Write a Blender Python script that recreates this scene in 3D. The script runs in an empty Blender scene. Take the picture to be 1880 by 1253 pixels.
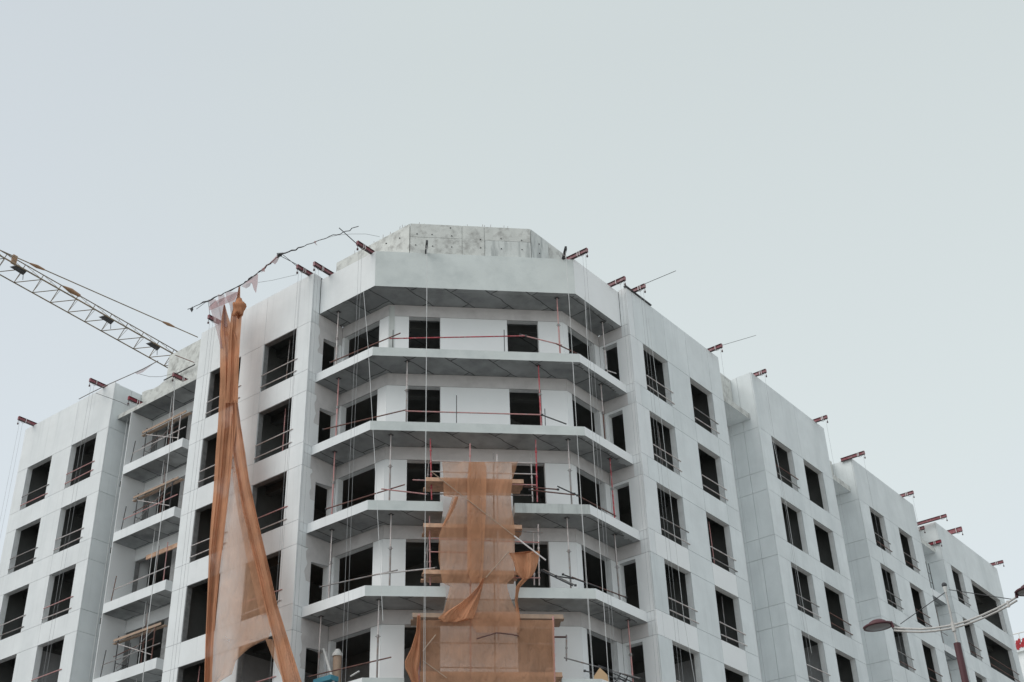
import bpy, math, random
from mathutils import Vector, Matrix
random.seed(7)
R_=math.radians
# ------------------------------------------------------------------ camera
CZ=1.6                                   # eye height above the street
F=2359.55                                # focal length in photograph pixels
PITCH,ROLL,YAW=R_(31.974),R_(-2.034),R_(37.389)
fw=Vector((math.cos(YAW)*math.cos(PITCH),math.sin(YAW)*math.cos(PITCH),math.sin(PITCH)))
r0=Vector((math.sin(YAW),-math.cos(YAW),0)); u0=r0.cross(fw)
rt=r0*math.cos(ROLL)+u0*math.sin(ROLL); up=-r0*math.sin(ROLL)+u0*math.cos(ROLL)
sc=bpy.context.scene
col=sc.collection
cd=bpy.data.cameras.new('camera'); cam=bpy.data.objects.new('camera',cd); col.objects.link(cam)
m=Matrix((rt,up,-fw)).transposed().to_4x4(); m.translation=Vector((0,0,CZ)); cam.matrix_world=m
cd.sensor_width=36; cd.lens=F/1880*36; cd.clip_end=3000; cd.clip_start=.1
sc.camera=cam
# ------------------------------------------------------------------ light
SUN=Vector((-.66,.30,.69)).normalized()
el=math.asin(SUN.z); az=math.atan2(SUN.x,SUN.y)
w=bpy.data.worlds.new('World'); sc.world=w; w.use_nodes=True
nt=w.node_tree; N=nt.nodes; L=nt.links; N.clear()
sky=N.new('ShaderNodeTexSky'); sky.sky_type='NISHITA'; sky.sun_disc=False; sky.sun_elevation=el; sky.sun_rotation=az
sky.air_density=1; sky.dust_density=3
tc=N.new('ShaderNodeTexCoord'); nz=N.new('ShaderNodeTexNoise'); nz.inputs['Scale'].default_value=1.6; nz.inputs['Detail'].default_value=5
nz.inputs['Roughness'].default_value=.45
L.new(tc.outputs['Generated'],nz.inputs['Vector'])
cr=N.new('ShaderNodeValToRGB'); cr.color_ramp.elements[0].position=.40; cr.color_ramp.elements[1].position=.60
cr.color_ramp.elements[0].color=(.662,.725,.730,1); cr.color_ramp.elements[1].color=(.648,.705,.745,1)
L.new(nz.outputs['Fac'],cr.inputs['Fac'])
sep=N.new('ShaderNodeSeparateXYZ'); L.new(tc.outputs['Generated'],sep.inputs[0])
mr=N.new('ShaderNodeMapRange'); mr.inputs['From Min'].default_value=.05; mr.inputs['From Max'].default_value=.70
mr.inputs['To Min'].default_value=1.22; mr.inputs['To Max'].default_value=.96
L.new(sep.outputs['Z'],mr.inputs['Value'])
mul=N.new('ShaderNodeVectorMath'); mul.operation='SCALE'; L.new(cr.outputs['Color'],mul.inputs[0]); L.new(mr.outputs['Result'],mul.inputs['Scale'])
b1=N.new('ShaderNodeBackground'); b1.inputs['Strength'].default_value=1.06; L.new(mul.outputs[0],b1.inputs['Color'])
b2=N.new('ShaderNodeBackground'); b2.inputs['Strength'].default_value=.06; L.new(sky.outputs['Color'],b2.inputs['Color'])
mx=N.new('ShaderNodeMixShader'); mx.inputs['Fac'].default_value=.12; L.new(b1.outputs[0],mx.inputs[1]); L.new(b2.outputs[0],mx.inputs[2])
wo=N.new('ShaderNodeOutputWorld'); L.new(mx.outputs[0],wo.inputs['Surface'])
sd=bpy.data.lights.new('sun','SUN'); sd.energy=1.3; sd.angle=R_(45); sd.color=(1,.97,.93)
so=bpy.data.objects.new('sun',sd); col.objects.link(so); so.rotation_euler=SUN.to_track_quat('Z','Y').to_euler(); so.location=(0,0,80)
sc.view_settings.view_transform='Standard'; sc.view_settings.look='None'; sc.view_settings.exposure=.06; sc.view_settings.gamma=1
sc.view_settings.use_curve_mapping=False
# ------------------------------------------------------------------ photograph pixel -> point on a real plane
def ray(x,y):
    return (rt*((x-940)/F)+up*(-(y-626.5)/F)+fw)
ORG=Vector((0,0,CZ))
def onX(x,y,X): d=ray(x,y); return ORG+d*(X/d.x)
def onY(x,y,Y): d=ray(x,y); return ORG+d*(Y/d.y)
def onZ(x,y,Z): d=ray(x,y); return ORG+d*((Z-CZ)/d.z)
S2=math.sqrt(2)
C0=(31.71+31.35)/S2                       # plane of the bay's diagonal front
def onD(x,y,off=0):
    d=ray(x,y); return ORG+d*((C0-off)*S2/(d.x+d.y))
# ------------------------------------------------------------------ materials
def mat(name,base,rough=.85,var=.06,scale=1.2,dirt=None,dscale=.5,damt=0,bump=0,bscale=20,streak=0,metal=0,spec=.3):
    m=bpy.data.materials.new(name); m.use_nodes=True; nt=m.node_tree; N=nt.nodes; L=nt.links
    b=N['Principled BSDF']; b.inputs['Roughness'].default_value=rough; b.inputs['Metallic'].default_value=metal
    b.inputs['Specular IOR Level'].default_value=spec
    g=N.new('ShaderNodeNewGeometry')
    oi=N.new('ShaderNodeObjectInfo')
    n=N.new('ShaderNodeTexNoise'); n.inputs['Scale'].default_value=scale; n.inputs['Detail'].default_value=6; n.inputs['Roughness'].default_value=.6
    L.new(g.outputs['Position'],n.inputs['Vector'])
    mr=N.new('ShaderNodeMapRange'); mr.inputs['From Min'].default_value=.3; mr.inputs['From Max'].default_value=.7
    mr.inputs['To Min'].default_value=1-var; mr.inputs['To Max'].default_value=1+var; L.new(n.outputs['Fac'],mr.inputs['Value'])
    # each piece a touch different
    mr2=N.new('ShaderNodeMapRange'); mr2.inputs['To Min'].default_value=1-var*.55; mr2.inputs['To Max'].default_value=1+var*.3
    L.new(oi.outputs['Random'],mr2.inputs['Value'])
    mu=N.new('ShaderNodeMath'); mu.operation='MULTIPLY'; L.new(mr.outputs[0],mu.inputs[0]); L.new(mr2.outputs[0],mu.inputs[1])
    v=N.new('ShaderNodeVectorMath'); v.operation='SCALE'; v.inputs[0].default_value=base; L.new(mu.outputs[0],v.inputs['Scale'])
    out=v.outputs[0]
    if damt:
        mp=N.new('ShaderNodeMapping'); L.new(g.outputs['Position'],mp.inputs['Vector'])
        mp.inputs['Scale'].default_value=(1,1,.18 if streak else 1)
        n2=N.new('ShaderNodeTexNoise'); n2.inputs['Scale'].default_value=dscale; n2.inputs['Detail'].default_value=8; n2.inputs['Roughness'].default_value=.62
        L.new(mp.outputs[0],n2.inputs['Vector'])
        r=N.new('ShaderNodeMapRange'); r.inputs['From Min'].default_value=.48; r.inputs['From Max'].default_value=.72
        r.inputs['To Max'].default_value=damt; L.new(n2.outputs['Fac'],r.inputs['Value'])
        mi=N.new('ShaderNodeMix'); mi.data_type='RGBA'; L.new(r.outputs[0],mi.inputs[0]); L.new(out,mi.inputs[6]); mi.inputs[7].default_value=(*dirt,1)
        out=mi.outputs[2]
        if streak:
            mp2=N.new('ShaderNodeMapping'); L.new(g.outputs['Position'],mp2.inputs['Vector']); mp2.inputs['Scale'].default_value=(1,1,.05)
            n5=N.new('ShaderNodeTexNoise'); n5.inputs['Scale'].default_value=5.5; n5.inputs['Detail'].default_value=3; L.new(mp2.outputs[0],n5.inputs['Vector'])
            r5=N.new('ShaderNodeMapRange'); r5.inputs['From Min'].default_value=.56; r5.inputs['From Max'].default_value=.74; r5.inputs['To Max'].default_value=.24
            L.new(n5.outputs['Fac'],r5.inputs['Value']); mj=N.new('ShaderNodeMath'); mj.operation='MULTIPLY'; L.new(r5.outputs[0],mj.inputs[0]); L.new(n2.outputs['Fac'],mj.inputs[1])
            m5=N.new('ShaderNodeMix'); m5.data_type='RGBA'; L.new(mj.outputs[0],m5.inputs[0]); L.new(out,m5.inputs[6]); m5.inputs[7].default_value=(dirt[0]*.6,dirt[1]*.6,dirt[2]*.58,1); out=m5.outputs[2]
    L.new(out,b.inputs['Base Color'])
    if bump:
        n3=N.new('ShaderNodeTexNoise'); n3.inputs['Scale'].default_value=bscale; n3.inputs['Detail'].default_value=4; L.new(g.outputs['Position'],n3.inputs['Vector'])
        bp=N.new('ShaderNodeBump'); bp.inputs['Strength'].default_value=bump; bp.inputs['Distance'].default_value=.02; L.new(n3.outputs['Fac'],bp.inputs['Height']); L.new(bp.outputs[0],b.inputs['Normal'])
    m['out']=0
    return m
M={}
M['white']=mat('white_render',(.82,.84,.85),var=.055,scale=.7,dirt=(.60,.64,.66),dscale=.5,damt=.35,streak=1,bump=.15)
M['grey']=mat('pale_grey_render',(.775,.81,.82),var=.06,scale=.8,dirt=(.56,.60,.61),dscale=.45,damt=.55,streak=1,bump=.2)
M['frontgrey']=mat('grey_front_render',(.665,.70,.69),var=.05,scale=1.1,dirt=(.46,.50,.50),dscale=.9,damt=.5,bump=.3)  # darker, greyer tone for the bay's diagonal front faces
M['streaky']=mat('streaky_concrete_edge',(.55,.58,.57),var=.08,scale=1.5,dirt=(.33,.35,.35),dscale=3.4,damt=.8,streak=1,bump=.3)
M['overrun']=mat('thin_paint_overrun',(.46,.48,.49),var=.15,scale=2)
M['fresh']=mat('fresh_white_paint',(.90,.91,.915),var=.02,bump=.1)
M['base']=mat('warm_base_coat',(.70,.675,.67),var=.06,scale=1.5,dirt=(.44,.42,.42),dscale=1.1,damt=.55,bump=.3)
M['wall']=mat('rendered_reveal',(.87,.88,.88),var=.06,scale=3,dirt=(.66,.66,.66),dscale=2,damt=.4,bump=.3)
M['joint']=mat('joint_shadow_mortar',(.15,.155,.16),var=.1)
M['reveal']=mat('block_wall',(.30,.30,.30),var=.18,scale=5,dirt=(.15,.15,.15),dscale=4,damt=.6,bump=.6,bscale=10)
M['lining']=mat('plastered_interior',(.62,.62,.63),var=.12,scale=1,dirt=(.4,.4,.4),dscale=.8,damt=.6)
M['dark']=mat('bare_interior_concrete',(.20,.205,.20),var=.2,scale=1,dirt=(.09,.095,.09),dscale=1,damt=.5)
M['conc']=mat('raw_concrete',(.66,.67,.645),var=.09,scale=2.2,dirt=(.34,.335,.32),dscale=2.6,damt=.95,bump=.4)
M['conc2']=mat('streaked_raw_concrete',(.64,.66,.645),var=.09,scale=2.2,dirt=(.30,.32,.32),dscale=3.6,damt=.95,streak=1,bump=.4)
M['galv']=mat('galvanised_tube',(.30,.29,.29),rough=.5,var=.25,scale=4,dirt=(.25,.15,.11),dscale=5,damt=.9,metal=.35)
M['galvl']=mat('pale_tube',(.62,.58,.57),rough=.5,var=.15,scale=5,dirt=(.45,.30,.27),dscale=4,damt=.8,metal=.2)
M['rust']=mat('rusty_tube',(.17,.085,.07),rough=.7,var=.3,scale=5,dirt=(.08,.06,.06),dscale=3,damt=.8)
M['red']=mat('red_painted_tube',(.50,.07,.09),rough=.5,var=.2,scale=6,dirt=(.55,.38,.38),dscale=7,damt=1)
M['pink']=mat('faded_red_tube',(.60,.30,.29),rough=.6,var=.2,scale=6,dirt=(.45,.38,.38),dscale=5,damt=1)
M['darks']=mat('dark_tube',(.075,.075,.08),rough=.55,var=.3,scale=5)
M['web']=mat('maroon_beam_web',(.27,.085,.10),rough=.55,var=.2,scale=4,dirt=(.36,.27,.28),dscale=5,damt=.8)
M['web2']=mat('faded_red_beam_web',(.34,.15,.165),rough=.6,var=.25,scale=5,dirt=(.45,.36,.37),dscale=4,damt=.9)
M['web3']=mat('deep_red_beam_web',(.30,.04,.06),rough=.5,var=.25,scale=5,dirt=(.16,.08,.09),dscale=4,damt=.9)
M['flange']=mat('maroon_beam_flange',(.085,.045,.05),rough=.55,var=.2,scale=5)
M['strap']=mat('pale_strap',(.70,.66,.66),var=.1)
M['rope']=mat('pale_rope',(.68,.69,.69),var=.1,rough=.9)
M['ropeg']=mat('grey_rope',(.40,.41,.42),var=.1,rough=.9)
M['timber']=mat('scaffold_timber',(.66,.42,.29),var=.18,scale=4,dirt=(.30,.2,.15),dscale=5,damt=.6)
M['timberp']=mat('pale_timber',(.44,.32,.24),var=.15,scale=3,dirt=(.38,.3,.25),dscale=4,damt=.5)
M['cranes']=mat('crane_steel',(.23,.19,.14),rough=.55,var=.3,scale=1.5,dirt=(.33,.22,.12),dscale=1.1,damt=.8)
M['craneo']=mat('crane_orange',(.36,.21,.12),rough=.5,var=.2)
M['lampred']=mat('lamp_maroon',(.10,.038,.045),rough=.45,var=.1)
M['lampw']=mat('lamp_white_tube',(.62,.60,.58),rough=.5,var=.2,scale=6,dirt=(.3,.28,.26),dscale=6,damt=.8)
M['lens']=mat('lamp_lens',(.26,.24,.25),rough=.25,var=.1)
M['asphalt']=mat('asphalt',(.055,.055,.056),var=.2,scale=3,bump=.3)
M['paving']=mat('pale_sandy_paving',(.52,.49,.45),var=.12,scale=2)
M['plastic']=mat('white_plastic',(.72,.72,.70),var=.05)
M['blue']=mat('blue_tarp',(.10,.32,.42),var=.1)
M['card']=mat('tan_board',(.62,.42,.25),var=.08)
M['redc']=mat('red_cloth',(.42,.05,.06),var=.2)
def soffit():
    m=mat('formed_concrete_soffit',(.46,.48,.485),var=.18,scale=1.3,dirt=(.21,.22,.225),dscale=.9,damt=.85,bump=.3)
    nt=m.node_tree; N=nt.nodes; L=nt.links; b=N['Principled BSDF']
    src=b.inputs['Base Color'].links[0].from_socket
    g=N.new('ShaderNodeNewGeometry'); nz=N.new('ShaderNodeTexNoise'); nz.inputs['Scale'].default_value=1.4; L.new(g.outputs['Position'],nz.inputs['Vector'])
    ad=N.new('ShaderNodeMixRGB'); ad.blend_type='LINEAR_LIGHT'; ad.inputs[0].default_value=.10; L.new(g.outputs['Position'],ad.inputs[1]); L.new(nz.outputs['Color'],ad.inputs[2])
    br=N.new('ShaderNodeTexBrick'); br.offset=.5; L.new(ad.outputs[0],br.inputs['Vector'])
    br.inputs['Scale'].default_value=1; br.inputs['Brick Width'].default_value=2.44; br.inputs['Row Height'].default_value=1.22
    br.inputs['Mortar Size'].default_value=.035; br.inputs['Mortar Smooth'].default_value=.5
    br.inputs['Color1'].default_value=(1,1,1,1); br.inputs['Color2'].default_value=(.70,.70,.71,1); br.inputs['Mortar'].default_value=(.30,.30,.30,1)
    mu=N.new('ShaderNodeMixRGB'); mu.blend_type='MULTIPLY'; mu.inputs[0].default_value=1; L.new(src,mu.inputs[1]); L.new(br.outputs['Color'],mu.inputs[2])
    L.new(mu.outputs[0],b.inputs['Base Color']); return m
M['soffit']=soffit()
def netmat(name,c,op,var=.12,zs=.45,ns=2.6,bd=.22):
    m=bpy.data.materials.new(name); m.use_nodes=True; nt=m.node_tree; N=nt.nodes; L=nt.links; N.clear()
    o=N.new('ShaderNodeOutputMaterial'); mix=N.new('ShaderNodeMixShader'); t=N.new('ShaderNodeBsdfTransparent')
    d=N.new('ShaderNodeBsdfDiffuse'); tr=N.new('ShaderNodeBsdfTranslucent'); m2=N.new('ShaderNodeMixShader'); m2.inputs[0].default_value=.30
    g=N.new('ShaderNodeNewGeometry'); n=N.new('ShaderNodeTexNoise'); n.inputs['Scale'].default_value=1.3; n.inputs['Detail'].default_value=5; L.new(g.outputs['Position'],n.inputs['Vector'])
    r=N.new('ShaderNodeMapRange'); r.inputs['From Min'].default_value=.3; r.inputs['From Max'].default_value=.7; r.inputs['To Min'].default_value=op-.07; r.inputs['To Max'].default_value=op+.07
    L.new(n.outputs['Fac'],r.inputs['Value'])
    r2=N.new('ShaderNodeMapRange'); r2.inputs['From Min'].default_value=.3; r2.inputs['From Max'].default_value=.7; r2.inputs['To Min'].default_value=1-var; r2.inputs['To Max'].default_value=1+var
    n2=N.new('ShaderNodeTexNoise'); n2.inputs['Scale'].default_value=.8; L.new(g.outputs['Position'],n2.inputs['Vector']); L.new(n2.outputs['Fac'],r2.inputs['Value'])
    v=N.new('ShaderNodeVectorMath'); v.operation='SCALE'; v.inputs[0].default_value=c; L.new(r2.outputs[0],v.inputs['Scale'])
    L.new(v.outputs[0],d.inputs['Color']); L.new(v.outputs[0],tr.inputs['Color']); L.new(d.outputs[0],m2.inputs[1]); L.new(tr.outputs[0],m2.inputs[2])
    mp=N.new('ShaderNodeMapping'); mp.inputs['Scale'].default_value=(1,1,zs); L.new(g.outputs['Position'],mp.inputs['Vector'])
    n4=N.new('ShaderNodeTexNoise'); n4.inputs['Scale'].default_value=ns; n4.inputs['Detail'].default_value=5; n4.inputs['Distortion'].default_value=.8; L.new(mp.outputs[0],n4.inputs['Vector'])
    bp=N.new('ShaderNodeBump'); bp.inputs['Strength'].default_value=.8; bp.inputs['Distance'].default_value=bd; L.new(n4.outputs['Fac'],bp.inputs['Height']); L.new(bp.outputs[0],d.inputs['Normal']); L.new(bp.outputs[0],tr.inputs['Normal'])
    L.new(r.outputs[0],mix.inputs[0]); L.new(t.outputs[0],mix.inputs[1]); L.new(m2.outputs[0],mix.inputs[2]); L.new(mix.outputs[0],o.inputs['Surface']); return m
M['net']=netmat('debris_netting',(.61,.31,.185),.95,.18,.10,7,.10)
M['netd']=netmat('debris_netting_double',(.60,.32,.19),.78,.1)
M['netf']=netmat('debris_netting_folded',(.60,.30,.175),.95,.2,.4,6,.12)
M['nets']=netmat('sheer_debris_netting',(.64,.36,.225),.54)
M['netm']=netmat('debris_netting_single',(.62,.345,.215),.59,.12)
M['netp']=netmat('tattered_pink_netting',(.46,.27,.27),.62)
M['netg']=netmat('grey_sheer_netting',(.46,.31,.31),.55)
def glass():
    m=bpy.data.materials.new('dark_window_glass'); m.use_nodes=True; N=m.node_tree.nodes; L=m.node_tree.links; N.clear()
    o=N.new('ShaderNodeOutputMaterial'); mix=N.new('ShaderNodeMixShader'); t=N.new('ShaderNodeBsdfTransparent'); t.inputs[0].default_value=(.35,.39,.42,1)
    gl=N.new('ShaderNodeBsdfGlossy'); gl.inputs['Roughness'].default_value=.03; gl.inputs['Color'].default_value=(.8,.85,.9,1)
    f=N.new('ShaderNodeFresnel'); f.inputs[0].default_value=1.32; L.new(f.outputs[0],mix.inputs[0]); L.new(t.outputs[0],mix.inputs[1]); L.new(gl.outputs[0],mix.inputs[2]); L.new(mix.outputs[0],o.inputs['Surface']); return m
M['glass']=glass()
# ------------------------------------------------------------------ mesh builder
class MB:
    def __init__(s): s.v=[]; s.f=[]; s.mi=[]; s.sm=[]
    def add(s,vs,fs,mi=0,smooth=False):
        o=len(s.v); s.v+= [tuple(v) for v in vs]
        for f in fs: s.f.append([i+o for i in f]); s.mi.append(mi); s.sm.append(smooth)
    def hexa(s,a,mi=0,mf=None):  # 8 corners: bottom 4, top 4
        s.add(a,[(0,3,2,1),(4,5,6,7),(0,1,5,4),(1,2,6,5),(2,3,7,6),(3,0,4,7)],mi)
        if mf is not None: s.mi[-2]=mf
    def obox(s,c,ax,mi=0,mf=None):  # centre + 3 half axis vectors
        x,y,z=ax; c=Vector(c)
        s.hexa([c-x-y-z,c+x-y-z,c+x+y-z,c-x+y-z,c-x-y+z,c+x-y+z,c+x+y+z,c-x+y+z],mi,mf)
    def box(s,a,b,mi=0):
        a=Vector(a); b=Vector(b); c=(a+b)/2; h=(b-a)/2
        s.obox(c,(Vector((h.x,0,0)),Vector((0,h.y,0)),Vector((0,0,h.z))),mi)
    def prism(s,poly,z0,z1,mtop=0,mbot=0,mside=0):
        n=len(poly); area=sum(poly[i][0]*poly[(i+1)%n][1]-poly[(i+1)%n][0]*poly[i][1] for i in range(n))
        if area<0: poly=poly[::-1]; mside=mside[::-1][1:]+mside[::-1][:1] if isinstance(mside,list) else mside
        lo=[(p[0],p[1],z0) for p in poly]; hi=[(p[0],p[1],z1) for p in poly]
        s.add(lo+hi,[tuple(range(n-1,-1,-1))],mbot); s.add(hi,[tuple(range(n))],mtop)
        for i in range(n):
            j=(i+1)%n; s.add([lo[i],lo[j],hi[j],hi[i]],[(0,1,2,3)],mside[i] if isinstance(mside,list) else mside)
    def tube(s,a,b,r,n=8,mi=0,r2=None):
        a=Vector(a); b=Vector(b); d=(b-a); 
        if d.length<1e-6: return
        d.normalize(); x=d.orthogonal().normalized(); y=d.cross(x); r2=r if r2 is None else r2
        A=[a+(x*math.cos(t)+y*math.sin(t))*r for t in [2*math.pi*i/n for i in range(n)]]
        B=[b+(x*math.cos(t)+y*math.sin(t))*r2 for t in [2*math.pi*i/n for i in range(n)]]
        s.add(A+B,[(i,(i+1)%n,n+(i+1)%n,n+i) for i in range(n)],mi,True)
        s.add(A,[tuple(range(n-1,-1,-1))],mi); s.add(B,[tuple(range(n))],mi)
    def path(s,pts,r,n=6,mi=0):
        for a,b in zip(pts,pts[1:]): s.tube(a,b,r,n,mi)
    def build(s,name,mats,parent=None,**kw):
        me=bpy.data.meshes.new(name); me.from_pydata(s.v,[],s.f)
        if not isinstance(mats,(list,tuple)): mats=[mats]
        for q in mats: me.materials.append(M[q] if isinstance(q,str) else q)
        me.polygons.foreach_set('material_index',s.mi); me.polygons.foreach_set('use_smooth',s.sm); me.update()
        o=bpy.data.objects.new(name,me); col.objects.link(o)
        if parent: o.parent=parent; o.matrix_parent_inverse=Matrix.Translation(-parent.location)
        for k,v in kw.items(): o[k]=v
        return o
def thing(name,label,cat,loc,group=None):
    o=bpy.data.objects.new(name,None); col.objects.link(o); o.location=loc; o.empty_display_size=.3
    o['label']=label; o['category']=cat
    if group: o['group']=group
    return o
Zv=Vector((0,0,1))
# ------------------------------------------------------------------ ground
g=MB(); g.box((-600,-600,-.3),(900,900,0)); g.build('ground','paving',kind='structure')
g=MB(); g.box((-60,-14,.004),(28,200,.008)); g.box((28,-14,.004),(220,14,.008)); g.build('road','asphalt',kind='structure')
# ------------------------------------------------------------------ the building
BL=thing('apartment_building','large unfinished white apartment block with an octagonal corner bay of balconies','building',(45,45,0))
H0,S0,FL,ST,TOP=30.0+CZ,27.62+CZ,27.57+CZ,3.4,32.5+CZ
SB=27.17+CZ                               # underside of a balcony slab
TH=.05; G=.008
panel_count=0
lower=MB(); lowmats=['white','grey','frontgrey','base','fresh','reveal']
class Run:
    """a straight stretch of facade: origin, end, outward normal"""
    def __init__(s,p0,p1,n):
        s.p=Vector((*p0,0)); e=Vector((*p1,0)); s.L=(e-s.p).length; s.u=(e-s.p).normalized(); s.n=Vector((*n,0)).normalized()
    def at(s,u,d,z): q=s.p+s.u*u+s.n*d; q.z=z; return q
    def box(s,mb,u0,u1,z0,z1,d0,d1,mi=0,mf=None):
        c=s.at((u0+u1)/2,(d0+d1)/2,(z0+z1)/2)
        mb.obox(c,(s.u*(u1-u0)/2,s.n*(d1-d0)/2,Zv*(z1-z0)/2),mi,mf)
    def panel(s,u0,u1,z0,z1,m='white',stuff=False,g0=G,g1=G):
        global panel_count
        if u1-u0<.05 or z1-z0<.03: return
        if stuff: s.box(lower,u0+g0,u1-g1,z0+G,z1-G,-TH,0,lowmats.index(m)); return
        mb=MB(); s.box(mb,u0+g0,u1-g1,z0+G,z1-G,-TH,0); mb.build('facade_panel',m,BL); panel_count+=1
rails=[]
def rail(R,u0,u1,z,m,d=.03,droop=0):
    mb=MB(); mb.tube(R.at(u0,d,z),R.at(u1,d,z+droop),.026,6); mb.tube(R.at(u1-.03,d,z+droop),R.at(u1-.03,d-.10,z+droop),.02,6); mb.build('guard_rail',m,BL)
def facade(R,wins,top,kvis,m='white',bm='wall',t0=0,t1=0,bt0=.05,bt1=.05,extra=(),joints=None,over=None,interior=5.0,glassk=(),edge=True,railm=('galvl',),krail=99,back=.29,cross=True,sides=('r',)):
    """wins: list of (u0,u1) openings repeated on every storey. panels: spandrels + piers"""
    bk=MB(); L=R.L
    us=sorted(set([0]+[a for w in wins for a in w]+[L]+list(extra)))
    js=us if joints is None else sorted(set([0,L]+list(joints)))
    piers=[]; e=0
    for a,b in wins: piers.append((e,a)); e=b
    piers.append((e,L))
    def M_(k,kind,i): 
        return (over or {}).get((k,kind,i),m)
    for k in range(-1,9):
        zt=top if k==-1 else S0-ST*k
        zb=H0 if k==-1 else (H0-ST*(k+1) if k<8 else 0)
        seg=[(a,b) for a,b in zip(js,js[1:])]
        for i,(a,b) in enumerate(seg):
            R.panel(max(a,t0),min(b,L-t1),zb,zt,M_(k,'s',i),stuff=k>kvis)
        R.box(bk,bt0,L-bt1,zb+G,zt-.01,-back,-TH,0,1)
        if k>=0:
            z0,z1=S0-ST*k,H0-ST*k
            for i,(a,b) in enumerate(piers):
                inner=[a]+[x for x in extra if a<x<b]+[b]
                for a2,b2 in zip(inner,inner[1:]):
                    R.panel(max(a2,t0),min(b2,L-t1),z0,z1,M_(k,'p',i),stuff=k>kvis,g0=G if a2 in(0,) or a2!=a else 0,g1=G if b2!=b or b2==L else 0)
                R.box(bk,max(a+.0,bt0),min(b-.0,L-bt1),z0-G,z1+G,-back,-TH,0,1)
            if k<=kvis+1:
                for wi,(a,b) in enumerate(wins):
                    if k<=krail and b-a>1.2 and random.random()<.93:
                        ext=.16
                        for zz in (.24,.75):
                            ua,ub=(a+.02,b+ext) if 'r' in sides else (a-ext,b-.02)
                            rail(R,ua if 'r' in sides else ub,ub if 'r' in sides else ua,z0+zz+random.uniform(-.04,.04),random.choice(railm),d=.02 if ext else -.1,droop=random.uniform(-.03,.05))
                        if random.random()<.18:
                            mb=MB(); uu=random.uniform(a+.3,b-.3); mb.tube(R.at(uu,-.5,z0-.4),R.at(uu+random.uniform(-.1,.1),-.5,z1),.024,6); mb.build('inner_prop',random.choice(('galvl','galv','pink')),BL)
                    if k in glassk:
                        pn=MB(); R.box(pn,a+.05,b-.05,z0+.05,z1-.05,-.22,-.205)
                        fr=MB(); w_=.035
                        for (x0,x1,y0,y1) in ((a,a+.05,z0,z1),(b-.05,b,z0,z1),(a+.05,b-.05,z0,z0+.05),(a+.05,b-.05,z1-.05,z1)):
                            R.box(fr,x0,x1,y0,y1,-.24,-.18)
                        fo=fr.build('window_frame','darks',BL); po=pn.build('window_pane','glass'); po.parent=fo
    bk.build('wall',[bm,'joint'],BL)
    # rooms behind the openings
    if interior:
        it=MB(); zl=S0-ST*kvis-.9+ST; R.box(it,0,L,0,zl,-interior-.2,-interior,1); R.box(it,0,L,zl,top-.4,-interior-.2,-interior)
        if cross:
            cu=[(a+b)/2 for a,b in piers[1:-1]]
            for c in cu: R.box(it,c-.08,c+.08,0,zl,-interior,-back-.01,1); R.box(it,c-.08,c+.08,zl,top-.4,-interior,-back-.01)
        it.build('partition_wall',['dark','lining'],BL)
# left facade (plane x=31.26), right facade blocks (plane y=24.92)
RB=Run((31.26,34.63),(31.26,42.08),(-1,0))
facade(RB,[(.87,2.93),(4.42,6.50)],TOP,4,'white','reveal',back=.29,glassk=(),railm=('galvl','pink','galvl'),sides=('l',),joints=(.87,2.93,6.5),bt1=.0)
RA=Run((41.165,24.92),(49.25,24.92),(0,-1))
ov={(3,'s',0):'fresh',(3,'s',1):'fresh',(2,'s',2):'fresh',(4,'s',1):'fresh',(3,'s',3):'fresh',(-1,'s',0):'fresh'}
facade(RA,[(1.0,3.05),(4.95,6.98)],TOP,4,'grey','wall',glassk=(),railm=('galvl','galvl','galv'),joints=(.45,3.05,4.95,6.98),over={(-1,'s',0):'white',(0,'p',0):'white',(0,'s',0):'white',(1,'p',0):'white',(1,'s',0):'white',(2,'p',0):'white',(2,'s',0):'white',(3,'s',0):'fresh',(2,'s',1):'fresh',(3,'s',1):'fresh',(2,'s',3):'fresh',(3,'s',3):'fresh'},bt1=0)
RA2=Run((52.66,24.92),(60.84,24.92),(0,-1))
facade(RA2,[(1.25,3.47),(4.70,6.94)],33.18+CZ,3,'grey','wall',railm=('galvl','galv','rust'),joints=(1.4,4.6),krail=4)
RA3=Run((64.05,24.92),(72.62,24.92),(0,-1))
facade(RA3,[(1.28,3.22),(5.2,7.15)],32.55+CZ,2,'grey','wall',railm=('galv','rust'),joints=(),krail=3)
RA4=Run((75.98,24.92),(86.62,24.92),(0,-1))
facade(RA4,[(1.12,3.04),(4.42,9.6)],32.55+CZ,1,'grey','wall',railm=('galv','rust'),joints=(4.1,),krail=3)
RW=Run((31.42,48.75),(31.42,56.3),(-1,0))
facade(RW,[(.90,2.95),(4.55,6.65)],32.52+CZ,3,'white','wall',railm=('galvl','pink','galv'),joints=(2.95,),sides=('l',))
# side faces (all look towards -y)
def side(x0,x1,y,top,kvis,m='grey',extra=(),openings=None,bm='wall'):
    R=Run((x0,y),(x1,y),(0,-1)); facade(R,[],top,kvis,m,bm,t0=TH,bt0=.35,bt1=0,extra=extra,interior=0); return R
side(31.42,34.2,48.75,32.45+CZ,3,'grey',extra=(1.0,))
side(52.66,55.0,0,0,-1) if False else None
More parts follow.
